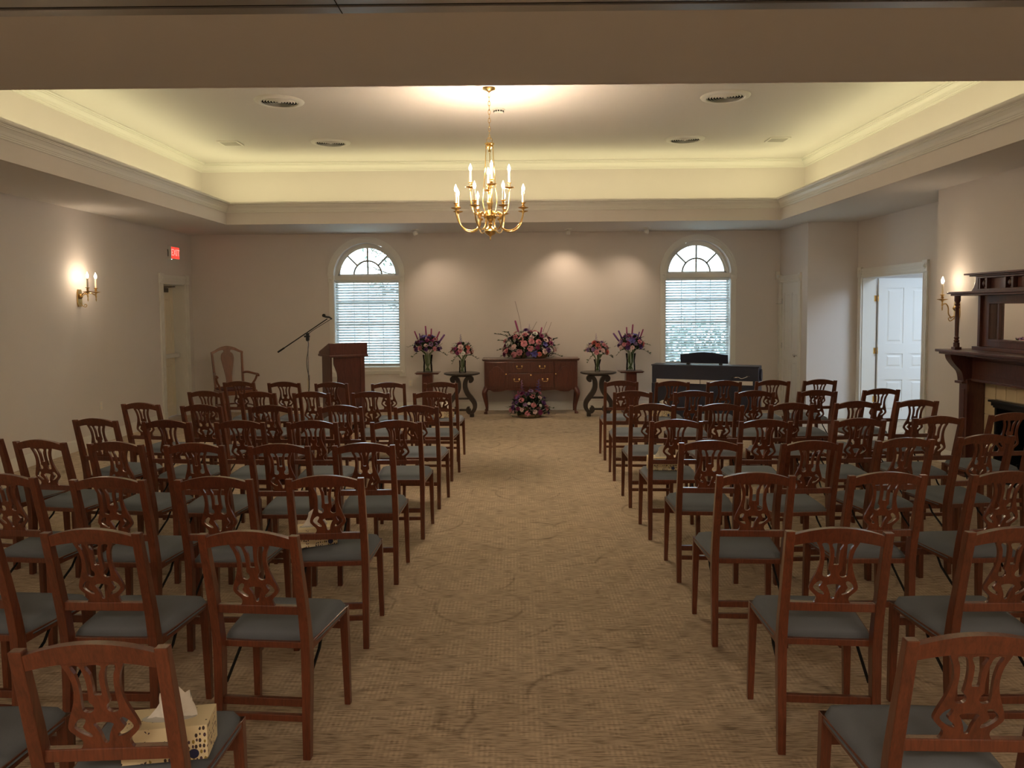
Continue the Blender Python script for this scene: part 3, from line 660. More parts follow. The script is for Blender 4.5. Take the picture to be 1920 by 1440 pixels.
# ------------------------------------------------------------------ mantel with fireplace (against the chimney breast)
MC = 7.15                                                       # centre line along the wall
fp = thing('fireplace_mantel', 'dark carved wooden mantel with mirrored overmantel on the right wall', 'mantel', (XC, MC, 0))
FM = lambda u, v, w: (-w, u, v)                                 # u along the wall, v up, w out into the room
def fpart(name, boxes, mat='mantel_wood', bevel=.004, par=None):
    mb = MB()
    for b_ in boxes: fbox(mb, FM, *b_)
    return mb.build(name, mat, par if par is not None else fp, bevel=bevel)
for s in (-1, 1):
    def su(a, b): return tuple(sorted((s * a, s * b)))
    fpart('pilaster', [(*su(.66, .80), 0, 1.0, .001, .20), (*su(.64, .82), 0, .16, .001, .215), (*su(.70, .76), .22, .90, .20, .207)])
    prof = [(.0, 1.25)] + smooth_path([(.36, 1.25), (.345, 1.20), (.30, 1.14), (.245, 1.08), (.225, 1.02), (.22, .975)], 4, False) + [(0, .975)]
    MB().cut(prof, [], .11, lambda u, v, w: (-u, s * .745 + w, v)).build('corbel', 'mantel_wood', fp, bevel=.004)
    fpart('corbel_cap', [(*su(.68, .81), .955, .98, .001, .245)])
fpart('frieze', [(-.80, .80, 1.0, 1.25, .001, .14), (-.64, .64, 1.06, 1.20, .14, .15), (-.80, .80, .985, 1.005, .001, .165), (-.80, .80, 1.225, 1.25, .14, .20)])
fpart('mantel_shelf', [(-.95, .95, 1.272, 1.300, .001, .38), (-.93, .93, 1.250, 1.272, .001, .35)], bevel=.006)
# tiles around the firebox
fpart('tile_backing', [(-.66, -.48, 0, 1.0, .001, .012), (.48, .66, 0, 1.0, .001, .012), (-.48, .48, .80, 1.0, .001, .012)], 'grout', 0)
for s in (-1, 1):
    z = 0.004
    while z < .98:
        h = min(.158, .985 - z); a, b = sorted((s * .484, s * .656))
        fpart('tile', [(a, b, z, z + h, .012, .022)], 'tile_cream', .002); z += .162
for k in range(6): fpart('tile', [(-.478 + k * .1595, -.478 + k * .1595 + .1555, .822, .984, .012, .022)], 'tile_cream', .002)
fpart('hood', [(-.50, .50, .755, .80, .001, .055), (-.52, .52, .792, .812, .001, .075), (-.50, .50, .735, .755, .001, .035)], 'cast_iron')
fpart('fire_frame', [(-.48, -.45, 0, .74, .001, .03), (.45, .48, 0, .74, .001, .03)], 'cast_iron')
mbx = MB()
for b_ in ((-.478, .478, .001, .76, -.50, -.48), (-.478, -.465, .001, .76, -.48, 0), (.465, .478, .001, .76, -.48, 0), (-.465, .465, .75, .765, -.48, 0), (-.465, .465, .001, .01, -.48, 0)): fbox(mbx, FM, *b_)
mbx.build('firebox', 'cast_iron', fp)
fpart('grate', [(-.28, .28, .08, .10, -.30, -.08)] + [(-.28 + i * .07, -.26 + i * .07, .10, .20, -.10, -.08) for i in range(9)], 'cast_iron', 0)
# overmantel
fpart('overmantel_base', [(-.74, .74, 1.300, 1.335, .001, .12)])
fr = MB()
fr.cut(rect(-.66, .66, 1.335, 1.855), [rect(-.535, .535, 1.415, 1.765)], .06, lambda u, v, w: FM(u, v, .035 + w)); mf = fr.build('mirror_frame', 'mantel_wood', fp, bevel=.005)
fpart('frame_bead', [(-.55, .55, 1.395, 1.415, .065, .078), (-.55, .55, 1.765, 1.785, .065, .078), (-.555, -.535, 1.395, 1.785, .065, .078), (.535, .555, 1.395, 1.785, .065, .078)], par=mf, bevel=.003)
mg = fpart('mirror_glass', [(-.535, .535, 1.415, 1.765, .030, .034)], 'mirror', 0)
for s in (-1, 1): fpart('mirror_divider', [(*sorted((s * .40, s * .425)), 1.415, 1.765, .034, .060)], par=mf, bevel=.003)
for s in (-1, 1):
    prof = [(.030, 0), (.030, .05), (.020, .055), (.028, .07), (.018, .085), (.027, .10), (.018, .115), (.019, .13), (.021, .30), (.018, .40), (.024, .41), (.017, .425), (.027, .44), (.018, .455), (.024, .47), (.030, .48), (.030, .53)]
    MB().lathe(prof, 16, o=FM(s * .80, 1.318, .24)).build('turned_column', 'mantel_wood', fp, smooth=True)
    fpart('column_plinth', [(*sorted((s * .765, s * .835)), 1.300, 1.325, .205, .275)])
    fpart('end_stile', [(*sorted((s * .66, s * .70)), 1.335, 1.855, .001, .09)])
fpart('upper_shelf', [(-.88, .88, 1.868, 1.890, .001, .31), (-.86, .86, 1.848, 1.868, .001, .28)], bevel=.005)
for s in (-1, 1):
    MB().cut([(.62, 1.89), (.74, 1.89)] + smooth_path([(.70, 1.93), (.675, 1.98), (.67, 2.04)], 3, False) + [(.62, 2.04)], [], .14, lambda u, v, w: FM(s * u, v, .071 + w)).build('gallery_scroll', 'mantel_wood', fp, bevel=.003)
fpart('gallery', [(-.62, .62, 1.89, 2.04, .001, .10), (-.66, .66, 1.89, 1.915, .10, .14), (-.66, .66, 2.020, 2.04, .10, .14)])
for u in (-.60, -.49, -.20, -.09, .09, .20, .49, .60): fpart('gallery_stile', [(u - .012, u + .012, 1.915, 2.02, .10, .14)], bevel=.002)
for u in (-.545, -.145, .145, .545): MB().lathe([(0, 0), (.03, .004), (.036, .02), (.02, .034), (0, .038)], 16, o=FM(u, 1.967, .10), M=Matrix.Rotation(-PI / 2, 3, 'Y').to_4x4()).build('carved_boss', 'mantel_wood', fp, smooth='all')
fpart('gallery_crown', [(-.74, .74, 2.055, 2.072, .001, .22), (-.71, .71, 2.04, 2.055, .001, .18)], bevel=.004)

# ------------------------------------------------------------------ candle lights: chandelier and sconces
BULB_C = (1.0, .78, .56)
def bulb_mesh(): return MB().lathe([(.009, 0), (.011, .006), (.0165, .022), (.0155, .038), (.009, .056), (.003, .070), (.0008, .078)], 12).mesh('bulb', 'bulb_glow', 'all')
BULB = bulb_mesh()
SLEEVE = MB().lathe([(.0105, 0), (.0115, .004), (.0115, .118), (.0095, .12)], 14).mesh('candle_sleeve', 'candle_sleeve', True)
def cup(mat): return MB().lathe([(.004, -.028), (.010, -.024), (.013, -.012), (.052, .000), (.056, .005), (.030, .004), (.012, .010), (.010, .018), (.018, .026), (.010, .034), (.012, .042), (.026, .050), (.027, .054), (.010, .052)], 18).mesh('drip_pan', mat, True)
def candle(par, p, watts, cupm, k=1.0):
    link_mesh('drip_pan', cupm, par, p, scale=k); link_mesh('candle_sleeve', SLEEVE, par, (p[0], p[1], p[2] + .052 * k), scale=k)
    link_mesh('bulb', BULB, par, (p[0], p[1], p[2] + .172 * k), scale=k)
    lamp('bulb_light', 'POINT', (p[0], p[1], p[2] + .205 * k), watts, BULB_C, parent=par, shadow_soft_size=.02)
ch = thing('chandelier', 'two-tier brass candle chandelier hanging from the tray ceiling', 'chandelier', (-.26, 8.25, 0))
CUPB = cup('brass')
MB().lathe([(0, 4.03), (.012, 4.03), (.030, 4.042), (.066, 4.056), (.070, 4.069), (0, 4.069)], 24).build('canopy', 'brass', ch, smooth=True)
for i in range(11):
    z = 4.02 - i * .044; a = PI / 2 * (i % 2)
    MB().tube([(.011 * math.cos(t) * math.cos(a), .011 * math.cos(t) * math.sin(a), z - .022 + .027 * math.sin(t)) for t in [k * PI / 6 for k in range(12)]], .0032, 6, True).build('chain_link', 'brass', ch, smooth='all')
MB().tube([(.03 * math.cos(t), 0, 3.525 + .03 * math.sin(t)) for t in [k * PI / 8 for k in range(16)]], .004, 6, True).build('top_ring', 'brass', ch, smooth='all')
MB().lathe([(0, 3.40), (.010, 3.405), (.016, 3.42), (.008, 3.43), (.022, 3.44), (.034, 3.455), (.028, 3.475), (.050, 3.485), (.052, 3.497), (0, 3.50)], 20).build('top_crown', 'brass', ch, smooth=True)
for k in range(3):
    a = 2 * PI * k / 3 + .6
    MB().tube(smooth_path([(.042 * math.cos(a), .042 * math.sin(a), 3.48), (.050 * math.cos(a), .050 * math.sin(a), 3.3), (.075 * math.cos(a), .075 * math.sin(a), 3.0), (.085 * math.cos(a), .085 * math.sin(a), 2.88), (.06 * math.cos(a), .06 * math.sin(a), 2.78)], 4, False), .005, 6).build('hanger_rod', 'brass', ch, smooth='all')
MB().lathe([(0, 2.475), (.004, 2.48), (.008, 2.505), (.004, 2.515), (.020, 2.53), (.055, 2.55), (.068, 2.575), (.060, 2.595), (.064, 2.60), (.040, 2.615), (.020, 2.63), (.026, 2.65), (.018, 2.665), (.030, 2.69), (.062, 2.71), (.074, 2.735), (.060, 2.76), (.034, 2.78), (.020, 2.80), (.024, 2.84), (.034, 2.87), (.026, 2.90), (.012, 2.93), (.018, 2.96), (.008, 2.99), (0, 3.0)], 24).build('body', 'brass', ch, smooth=True)
for k in range(8):                                              # lower tier
    a = 2 * PI * k / 8 + PI / 8; c, s = math.cos(a), math.sin(a)
    pr = [(.05, 2.735), (.085, 2.775), (.115, 2.755), (.110, 2.69), (.135, 2.615), (.20, 2.578), (.28, 2.590), (.345, 2.650), (.375, 2.735), (.380, 2.775)]
    arm = MB().tube(smooth_path([(r * c, r * s, z) for r, z in pr], 5, False), .0075, 8).build('lower_arm', 'brass', ch, smooth='all')
    candle(arm, (.380 * c, .380 * s, 2.800), 13.0, CUPB)
    MB().tube(smooth_path([(.085 * c, .085 * s, 2.70), (.12 * c, .12 * s, 2.71), (.14 * c, .14 * s, 2.745), (.115 * c, .115 * s, 2.77), (.10 * c, .10 * s, 2.75)], 3, False), .008, 6).build('scroll', 'brass', arm, smooth='all')
for k in range(4):                                              # upper tier
    a = 2 * PI * k / 4 + .12; c, s = math.cos(a), math.sin(a)
    pr = [(.03, 2.78), (.07, 2.74), (.13, 2.745), (.185, 2.80), (.203, 2.90), (.205, 3.005)]
    arm = MB().tube(smooth_path([(r * c, r * s, z) for r, z in pr], 5, False), .0065, 8).build('upper_arm', 'brass', ch, smooth='all')
    candle(arm, (.205 * c, .205 * s, 3.035), 12.0, CUPB)

CUPO = cup('old_brass')
def sconce(label, wallx, y, z, side, arms, watts):
    """side = +1 when the sconce stands out towards +x; arms = sideways offsets of its candles"""
    r = thing('wall_sconce', label, 'sconce', (wallx, y, z), 0, 'brass candle sconces')
    S = lambda u, v, w: (side * w, u, v)
    o = [(-.035, -.11), (.035, -.11), (.05, -.07), (.05, .07), (.035, .11), (-.035, .11), (-.05, .07), (-.05, -.07)]
    MB().cut(o, [], .016, lambda u, v, w: S(u, v, .009 + w)).build('back_plate', 'old_brass', r, bevel=.004)
    MB().lathe([(0, 0), (.030, .004), (.034, .014), (.020, .026), (.012, .036), (0, .040)], 14, o=S(0, .02, .016), M=Matrix.Rotation(side * PI / 2, 3, 'Y').to_4x4()).build('boss', 'old_brass', r, smooth='all')
    for q in arms:
        P = smooth_path([S(0, .02, .03), S(q * .35, .055, .075), S(q * .75, .060, .125), S(q, .035, .165), S(q, .05, .17)], 5, False) if len(arms) > 1 else smooth_path([S(0, -.06, .03), S(0, -.075, .07), S(0, -.04, .10), S(0, .03, .105), S(0, .07, .13), S(0, .065, .165), S(0, .10, .17)], 5, False)
        arm = MB().tube(P, .0065, 8).build('arm', 'old_brass', r, smooth='all')
        tip = (side * .17, q, .075 if len(arms) > 1 else .115)
        MB().lathe([(0, -.10), (.004, -.095), (.007, -.07), (.004, -.055), (.010, -.04), (.006, -.02), (.008, 0), (0, 0)], 10, o=(tip[0], tip[1], tip[2] - .02)).build('finial', 'old_brass', arm, smooth='all')
        candle(arm, tip, watts, CUPO)
    MB().tube(smooth_path([S(0, -.06, .02), S(0, -.10, .05), S(0, -.115, .085), S(0, -.09, .10), S(0, -.08, .08), S(0, -.095, .07)], 4, False), .005, 6).build('scroll', 'old_brass', r, smooth='all')
sconce('brass wall sconce with two lit candle bulbs on the left wall', XL, 9.80, 1.93, 1, (-.095, .095), 3.4)
sconce('brass wall sconce with single lit candle bulb beside the mantel', XC, 8.36, 1.70, -1, (0,), 4.0)

# ------------------------------------------------------------------ ceiling fittings
def round_vent(x, y, label):
    v = thing('ceiling_vent', label, 'air vent', (x, y, ZU), 0, 'round ceiling air vents')
    MB().lathe([(.200, -.004), (.203, -.018), (.215, -.024), (.245, -.018), (.266, -.010), (.272, 0)], 40, cap=False).build('rim', 'trim_white', v, smooth=True)
    MB().lathe([(0, -.001), (.205, -.001), (.205, -.0005), (0, -.0005)], 40).build('throat', 'dark_hole', v)
    for r in (.05, .08, .11, .14, .17, .198): MB().lathe([(r - .010, -.018), (r, -.006), (r + .001, -.006), (r - .009, -.018)], 40, cap=False).build('louvre_ring', 'trim_white', v, smooth=True)
    MB().lathe([(0, -.020), (.018, -.018), (.02, -.008), (0, -.008)], 20).build('centre_cap', 'trim_white', v, smooth=True)
round_vent(-2.60, 8.68, 'round white ceiling vent, nearest one left of the chandelier')
round_vent(-2.54, 10.81, 'round white ceiling vent, farther one left of the chandelier')
round_vent(2.33, 8.65, 'round white ceiling vent, nearest one right of the chandelier')
round_vent(2.36, 10.80, 'round white ceiling vent, farther one right of the chandelier')
def square_grille(x, y, label):
    v = thing('ceiling_speaker', label, 'grille', (x, y, ZU), 0, 'square ceiling grilles')
    MB().cut(rect(-.14, .14, -.14, .14), [rect(-.115, .115, -.115, .115)], .014, XY(-.007)).build('frame', 'trim_white', v, bevel=.002)
    MB().box(-.115, .115, -.115, .115, -.009, -.003).build('mesh_panel', 'grille', v)
square_grille(-3.92, 10.79, 'small square grille in the left part of the tray ceiling')
square_grille(3.655, 10.86, 'small square grille in the right part of the tray ceiling')
sd = thing('smoke_detector', 'white round smoke detector behind the chandelier chain', 'smoke detector', (-.177, 9.12, ZU))
MB().lathe([(0, -.048), (.045, -.048), (.055, -.036), (.058, -.018), (.072, -.014), (.074, 0), (0, 0)], 28).build('housing', 'plastic_white', sd, smooth=True)
for k in range(12):
    a = 2 * PI * k / 12
    MB().box(-.010, .010, -.002, .002, -.008, .008, Matrix.Translation((.0585 * math.cos(a), .0585 * math.sin(a), -.027)) @ Matrix.Rotation(a + PI / 2, 4, 'Z')).build('sensor_slot', 'dark_hole', sd)
SPOT_W = 8.0
def spot(x, y, label, aim, yaw):
    s_ = thing('spot_light', label, 'spotlight', (x, y, ZS), 0, 'small soffit spotlights')
    MB().lathe([(0, -.012), (.058, -.012), (.060, 0), (0, 0)], 20).build('mount', 'plastic_white', s_, smooth=True)
    R_ = Matrix.Rotation(yaw, 4, 'Z') @ Matrix.Rotation(aim, 4, 'X')
    MB().lathe([(.0, .030), (.020, .028), (.036, .012), (.040, -.02), (.040, -.045), (.034, -.045), (.030, -.012), (0, -.010)], 18, M=Matrix.Translation((0, 0, -.045)) @ R_).build('head', 'plastic_white', s_, smooth=True)
    MB().lathe([(0, -.014), (.028, -.014), (.028, -.012), (0, -.012)], 14, M=Matrix.Translation((0, 0, -.045)) @ R_).build('lens', 'bulb_glow', s_)
    lp = lamp('spot_beam', 'SPOT', (0, 0, 0), SPOT_W, (1.0, .76, .54), parent=s_, spot_size=1.75, spot_blend=1.0, shadow_soft_size=.03)
    lp.matrix_local = Matrix.Translation((0, 0, -.045)) @ R_ @ Matrix.Translation((0, 0, -.048))
spot(-1.62, 12.60, 'small white soffit spotlight above the left pedestal', .42, -1.0)
spot(.87, 12.70, 'small white soffit spotlight above the sideboard', .36, .1)
spot(2.15, 12.64, 'small white soffit spotlight above the right pedestal', .42, 1.0)

# ------------------------------------------------------------------ exit sign, detector, outlets
ex = thing('exit_sign', 'red lit EXIT sign on the left wall above the door', 'exit sign', (XL, 12.50, 2.69))
MB().box(.001, .062, -.15, .15, -.10, .10).build('housing', 'plastic_white', ex, bevel=.004)
MB().box(.062, .066, -.142, .142, -.092, .092).build('face', 'exit_red', ex)
wire_text('EXIT', .15, 'exit_letter', ex, lambda u, v, w: (.0675 + w, u, v))
MB().lathe([(0, 0), (.006, 0), (.005, .006), (0, .008)], 8, o=(.045, -.10, -.108)).build('test_lamp', 'indicator', ex)
MB().tube([(.01, -.152, .05), (.02, -.165, 0), (.012, -.152, -.06)], .006, 6).build('side_conduit', 'black_plastic', ex)
md = thing('motion_detector', 'small white motion detector in the corner above the closet door', 'detector', (4.485, YB, 2.28))
MB().box(-.035, .035, -.045, -.001, -.07, .07).build('housing', 'plastic_white', md, bevel=.008)
MB().box(-.022, .022, -.050, -.045, -.045, .005).build('lens', 'blind_white', md, bevel=.002)
def outlet(fn, u, z, label, plug=False):
    o_ = thing('wall_outlet', label, 'outlet', fn(u, z, 0), 0, 'cream wall outlets'); b0 = Vector(fn(u, z, 0))
    def l(mb): mb.v = [tuple(Vector(p) - b0) for p in mb.v]; return mb
    mb = MB(); fbox(mb, fn, u - .036, u + .036, z - .058, z + .058, .001, .006); l(mb).build('cover_plate', 'plastic_white', o_, bevel=.002)
    for dz in (-.025, .025):
        mb = MB(); fbox(mb, fn, u - .016, u + .016, z + dz - .016, z + dz + .016, .006, .009); l(mb).build('socket', 'candle_sleeve', o_, bevel=.003)
    if plug: mb = MB(); fbox(mb, fn, u - .016, u + .016, z - .045, z - .010, .009, .045); l(mb).build('plug', 'black_plastic', o_, bevel=.006)
outlet(F_LEFT, 10.22, .50, 'cream wall outlet low on the left wall below the sconce')
outlet(F_BACK, -1.82, .48, 'cream wall outlet below the right corner of the lectern window')
outlet(F_BACK, 2.37, .45, 'cream wall outlet with a black plug left of the piano', True)

def added_panel_lamp(x, y, label, watts):  # unseen panels added for the warm light on the nearest chairs
    f_ = thing('added_panel_light', label, 'ceiling light', (x, y, ZS), 0, 'added unseen panel lights behind the camera')
    MB().cut(rect(-.62, .62, -.32, .32), [rect(-.59, .59, -.29, .29)], .03, XY(-.016)).build('frame', 'trim_white', f_, bevel=.003)
    MB().box(-.59, .59, -.29, .29, -.022, -.010).build('diffuser', 'added_panel_glow', f_)
    lamp('added_panel_lamp', 'AREA', (0, 0, -.034), watts, (1.0, .80, .60), parent=f_, shape='RECTANGLE', size=1.18, size_y=.58)
for x, nm in ((-3.2, 'left'), (0, 'middle'), (3.2, 'right')): added_panel_lamp(x, -1.6, 'added unseen panel light behind the camera, %s one' % nm, 14.0)

# ================================================================== THE CHAIRS
PX, PY = .178, -.21                                             # rear post positions
PROF = [(0, 0), (.14, .006), (.26, .016), (.40, .020), (.47, .016), (.56, .000), (.70, -.034), (.915, -.090)]
def yl(z):
    for (z0, a), (z1, b) in zip(PROF, PROF[1:]):
        if z <= z1: return PY + a + (b - a) * (z - z0) / (z1 - z0)
    return PY + PROF[-1][1] - (z - PROF[-1][0]) * .26
LEAN = lambda u, v, w: (u, yl(v) + w, v)
def chair_meshes():
    m = {}
    for s, k in ((-1, 'post_l'), (1, 'post_r')):
        zs = [0, .07, .14, .26, .33, .40, .47, .52, .56, .70, .80, .915]
        m[k] = MB().bar([(s * PX * (1 if z < .5 else 1), yl(z), z) for z in zs], [.030, .031, .032, .034, .035, .036, .036, .036, .036, .035, .034, .033], [.034, .036, .040, .044, .047, .048, .046, .044, .042, .038, .034, .030]).mesh('back_post', 'chair_wood', bevel=.003)
        m['leg' + k[-1]] = MB().bar([(s * .208, .215, 0), (s * .204, .212, .25), (s * .200, .208, .448)], [.026, .032, .036], [.026, .032, .036]).mesh('leg', 'chair_wood', bevel=.003)
        m['brace' + k[-1]] = MB().tube([(s * .168, .02, .425), (s * .168, -.03, .36), (s * .166, -.165, .275)], .0065, 6).mesh('folding_brace', 'black_metal')
    top = [(u * .165, .902 + .030 * (1 - u * u)) for u in [-1 + i / 8 for i in range(17)]]
    bot = [(u * .165, .858 + .022 * (1 - u * u)) for u in [1 - i / 8 for i in range(17)]]
    m['top_rail'] = MB().cut(top + bot, [], .026, LEAN).mesh('top_rail', 'chair_wood', bevel=.003)
    m['back_rail'] = MB().box(-.164, .164, yl(.6) - .012, yl(.6) + .012, .582, .616).mesh('back_rail', 'chair_wood', bevel=.003)
    Z0, Z1 = .612, .874; H_ = Z1 - Z0
    def P(x, t): return (x, Z1 - t * H_)
    hw = [(.080, -.02), (.074, .04), (.065, .12), (.0595, .22), (.059, .32), (.063, .41), (.071, .51), (.082, .62), (.0895, .71), (.0885, .765), (.077, .82), (.064, .87), (.060, .91), (.063, .955), (.071, 1.0)]
    rs = smooth_path([P(x, t) for x, t in hw], 3, False)
    out = rs + [(-x, z) for x, z in rs[::-1]]
    slot = smooth_path([P(.058, .03), P(.036, .03), P(.027, .12), P(.0235, .24), P(.0245, .36), P(.026, .44), P(.018, .475), P(.0165, .53), P(.028, .565), P(.044, .545), P(.046, .47), P(.0445, .36), P(.0445, .24), P(.049, .12)], 3)
    mid = smooth_path([P(.020, .03), P(.0115, .13), P(.0095, .26), P(.010, .355), P(0, .365), P(-.010, .355), P(-.0095, .26), P(-.0115, .13), P(-.020, .03)], 3)
    chev = smooth_path([P(.052, .625), P(.0665, .665), P(.0755, .725), P(.068, .775), P(.050, .83), P(.0345, .850), P(.034, .815), P(.047, .770), P(.053, .730), P(.047, .69), P(.043, .645)], 3)
    tul = smooth_path([P(-.025, .695), P(0, .675), P(.025, .695), P(.020, .745), P(.011, .83), P(.007, .905), P(0, .925), P(-.007, .905), P(-.011, .83), P(-.020, .745)], 3)
    mir = lambda h: [(-x, z) for x, z in h[::-1]]
    m['splat'] = MB().cut(out, [slot, mir(slot), mid, chev, mir(chev), tul], .012, LEAN).mesh('splat', 'chair_wood', bevel=0)
    # upholstered seat: rounded trapezoid, domed
    nx, ny = 14, 14; vs = []; fs = []
    def seat_pt(i, j, topside):
        a, b = -1 + 2 * i / nx, -1 + 2 * j / ny
        y = .030 + b * .205; hw_ = .190 + (b + 1) / 2 * .034
        cr = max(abs(a), abs(b)); e = (abs(a) ** 6 + abs(b) ** 6) ** (1 / 6)
        k = 1 if e < 1e-6 else min(1, cr / e if e > cr else 1)
        x = a * hw_ * (1 - .06 * (abs(a * b)) ** 4); y = .030 + (y - .030) * (1 - .05 * (abs(a * b)) ** 4)
        edge = max(abs(a), abs(b)) ** 9
        z = .492 + .003 * b - .050 * edge - .010 * (a ** 4 + b ** 4) * .5 if topside else .440
        return (x, y, z)
    for tside in (True, False):
        for i in range(nx + 1):
            for j in range(ny + 1): vs.append(seat_pt(i, j, tside))
    W_ = ny + 1; off = (nx + 1) * W_
    for i in range(nx):
        for j in range(ny):
            a = i * W_ + j; fs.append((a, a + W_, a + W_ + 1, a + 1)); fs.append((off + a, off + a + 1, off + a + W_ + 1, off + a + W_))
    for i in range(nx):
        for j in (0, ny): a, b = i * W_ + j, (i + 1) * W_ + j; fs.append((a, b, off + b, off + a))
    for j in range(ny):
        for i in (0, nx): a, b = i * W_ + j, i * W_ + j + 1; fs.append((a, b, off + b, off + a))
    m['seat'] = MB().add(vs, fs).mesh('seat', 'seat_fabric', 'all')
    fr_ = MB()
    for s in (-1, 1): fr_.add([(s * x, y, z) for x, y, z in ((.166, -.175, .412), (.186, -.175, .412), (.186, -.175, .448), (.166, -.175, .448), (.196, .225, .428), (.218, .225, .428), (.218, .225, .448), (.196, .225, .448))], [(0, 1, 2, 3), (4, 5, 6, 7), (0, 1, 5, 4), (1, 2, 6, 5), (2, 3, 7, 6), (3, 0, 4, 7)])
    fr_.box(-.17, .17, -.178, -.156, .425, .450); fr_.box(-.20, .20, .205, .225, .428, .448)
    m['seat_frame'] = fr_.mesh('seat_frame', 'chair_wood', bevel=.002)
    m['front_bar'] = MB().box(-.19, .19, .195, .215, .350, .384).mesh('front_bar', 'chair_wood', bevel=.002)
    m['rung_hi'] = MB().box(-.165, .165, yl(.22) - .010, yl(.22) + .010, .204, .236).mesh('stretcher', 'chair_wood', bevel=.003)
    m['rung_lo'] = MB().box(-.165, .165, yl(.16) - .010, yl(.16) + .010, .146, .172).mesh('stretcher', 'chair_wood', bevel=.003)
    return m
CM = chair_meshes()
ORD = {1: 'first', 2: 'second', 3: 'third', 4: 'fourth', 5: 'fifth', 6: 'sixth', 7: 'seventh', 8: 'eighth'}
ROWS = {'A': 1, 'B': 2, 'C': 3, 'D': 4, 'E': 5, 'F': 6, 'G': 7, 'H': 8}
CHAIRS = {}
def chair(key, x, y, yaw, double):
    """x, y = where the middle of the back's top edge stands; yaw in degrees"""
    a = math.radians(yaw); ox, oy = x - math.sin(a) * .30, y + math.cos(a) * .30
    side = 'left' if key[0] == 'L' else 'right'; row = ORD[ROWS[key[1]]]; seat = ORD[int(key[2])]
    aisle = 'aisle seat' if key[2] == '1' else seat + ' seat from the aisle'
    lab = 'lyre-back wooden chair, %s block, %s row from the camera, %s' % (side, row, aisle)
    c = thing('folding_chair', lab, 'chair', (ox, oy, 0), a, 'lyre-back chairs in the %s seating block' % side)
    for nm, k in (('back_post', 'post_l'), ('back_post', 'post_r'), ('leg', 'legl'), ('leg', 'legr'), ('folding_brace', 'bracel'), ('folding_brace', 'bracer'), ('top_rail', 'top_rail'), ('back_rail', 'back_rail'),
                  ('splat', 'splat'), ('seat', 'seat'), ('seat_frame', 'seat_frame'), ('front_bar', 'front_bar'), ('stretcher', 'rung_hi')) + ((('stretcher', 'rung_lo'),) if double else ()):
        link_mesh(nm, CM[k], c)
    CHAIRS[key] = c
LAYOUT = '''LH1 -.853 8.70 -2|LH2 -1.446 8.69 2|LH3 -2.113 8.77 -4|LH4 -2.686 8.87 -5|LH5 -3.247 8.98 -6
LG1 -.842 7.69 -2|LG2 -1.466 7.73 -3|LG3 -2.079 7.77 -4|LG4 -2.636 7.81 -5|LG5 -3.216 7.92 -9
LF1 -.863 6.60 -2|LF2 -1.525 6.64 -3|LF3 -2.152 6.68 -4|LF4 -2.786 6.76 -8|LF5 -3.405 6.93 -12
LE1 -.898 5.71 0|LE2 -1.531 5.73 -2|LE3 -2.087 5.76 -3|LE4 -2.661 5.81 -6|LE5 -3.272 5.93 -11
LD1 -.949 4.74 2|LD2 -1.473 4.73 -1|LD3 -2.022 4.78 -3|LD4 -2.553 4.85 -9|LD5 -3.098 4.95 -11|LD6 -3.62 5.12 -12
LC1 -.960 3.81 3|LC2 -1.514 3.80 0|LC3 -2.051 3.81 -3|LC4 -2.645 3.90 -7
LB1 -1.012 2.85 -5|LB2 -1.626 2.89 -2|LB3 -2.20 2.93 -5
LA1 -1.072 1.88 3|LA2 -1.68 1.92 0
RH1 1.192 8.70 -3|RH2 1.760 8.64 1|RH3 2.336 8.62 -3|RH4 2.887 8.64 -1|RH5 3.438 8.69 4
RG1 1.160 7.63 -5|RG2 1.757 7.60 -3|RG3 2.355 7.57 -3|RG4 2.974 7.58 -1|RG5 3.653 7.68 7
RF1 1.170 6.59 -3|RF2 1.754 6.56 -3|RF3 2.363 6.58 2|RF4 2.955 6.67 6|RF5 3.521 6.74 5
RE1 1.181 5.65 -3|RE2 1.831 5.62 -2|RE3 2.533 5.65 2|RE4 3.157 5.73 3|RE5 3.81 5.88 5
RD1 1.204 4.74 -4|RD2 1.820 4.71 4|RD3 2.434 4.79 7|RD4 3.005 4.90 7
RC1 1.194 3.81 -3|RC2 1.846 3.80 0|RC3 2.45 3.80 3
RB1 1.203 2.84 -5|RB2 1.865 2.83 0
RA1 1.172 1.90 -2'''
SINGLE = {'RB1', 'RE1', 'LD1', 'RG2', 'LE3', 'LG2', 'RC2', 'LF1', 'RF3'}
for item in LAYOUT.replace('\n', '|').split('|'):
    k, x, y, yaw = item.split(); chair(k, float(x), float(y), float(yaw), k not in SINGLE)

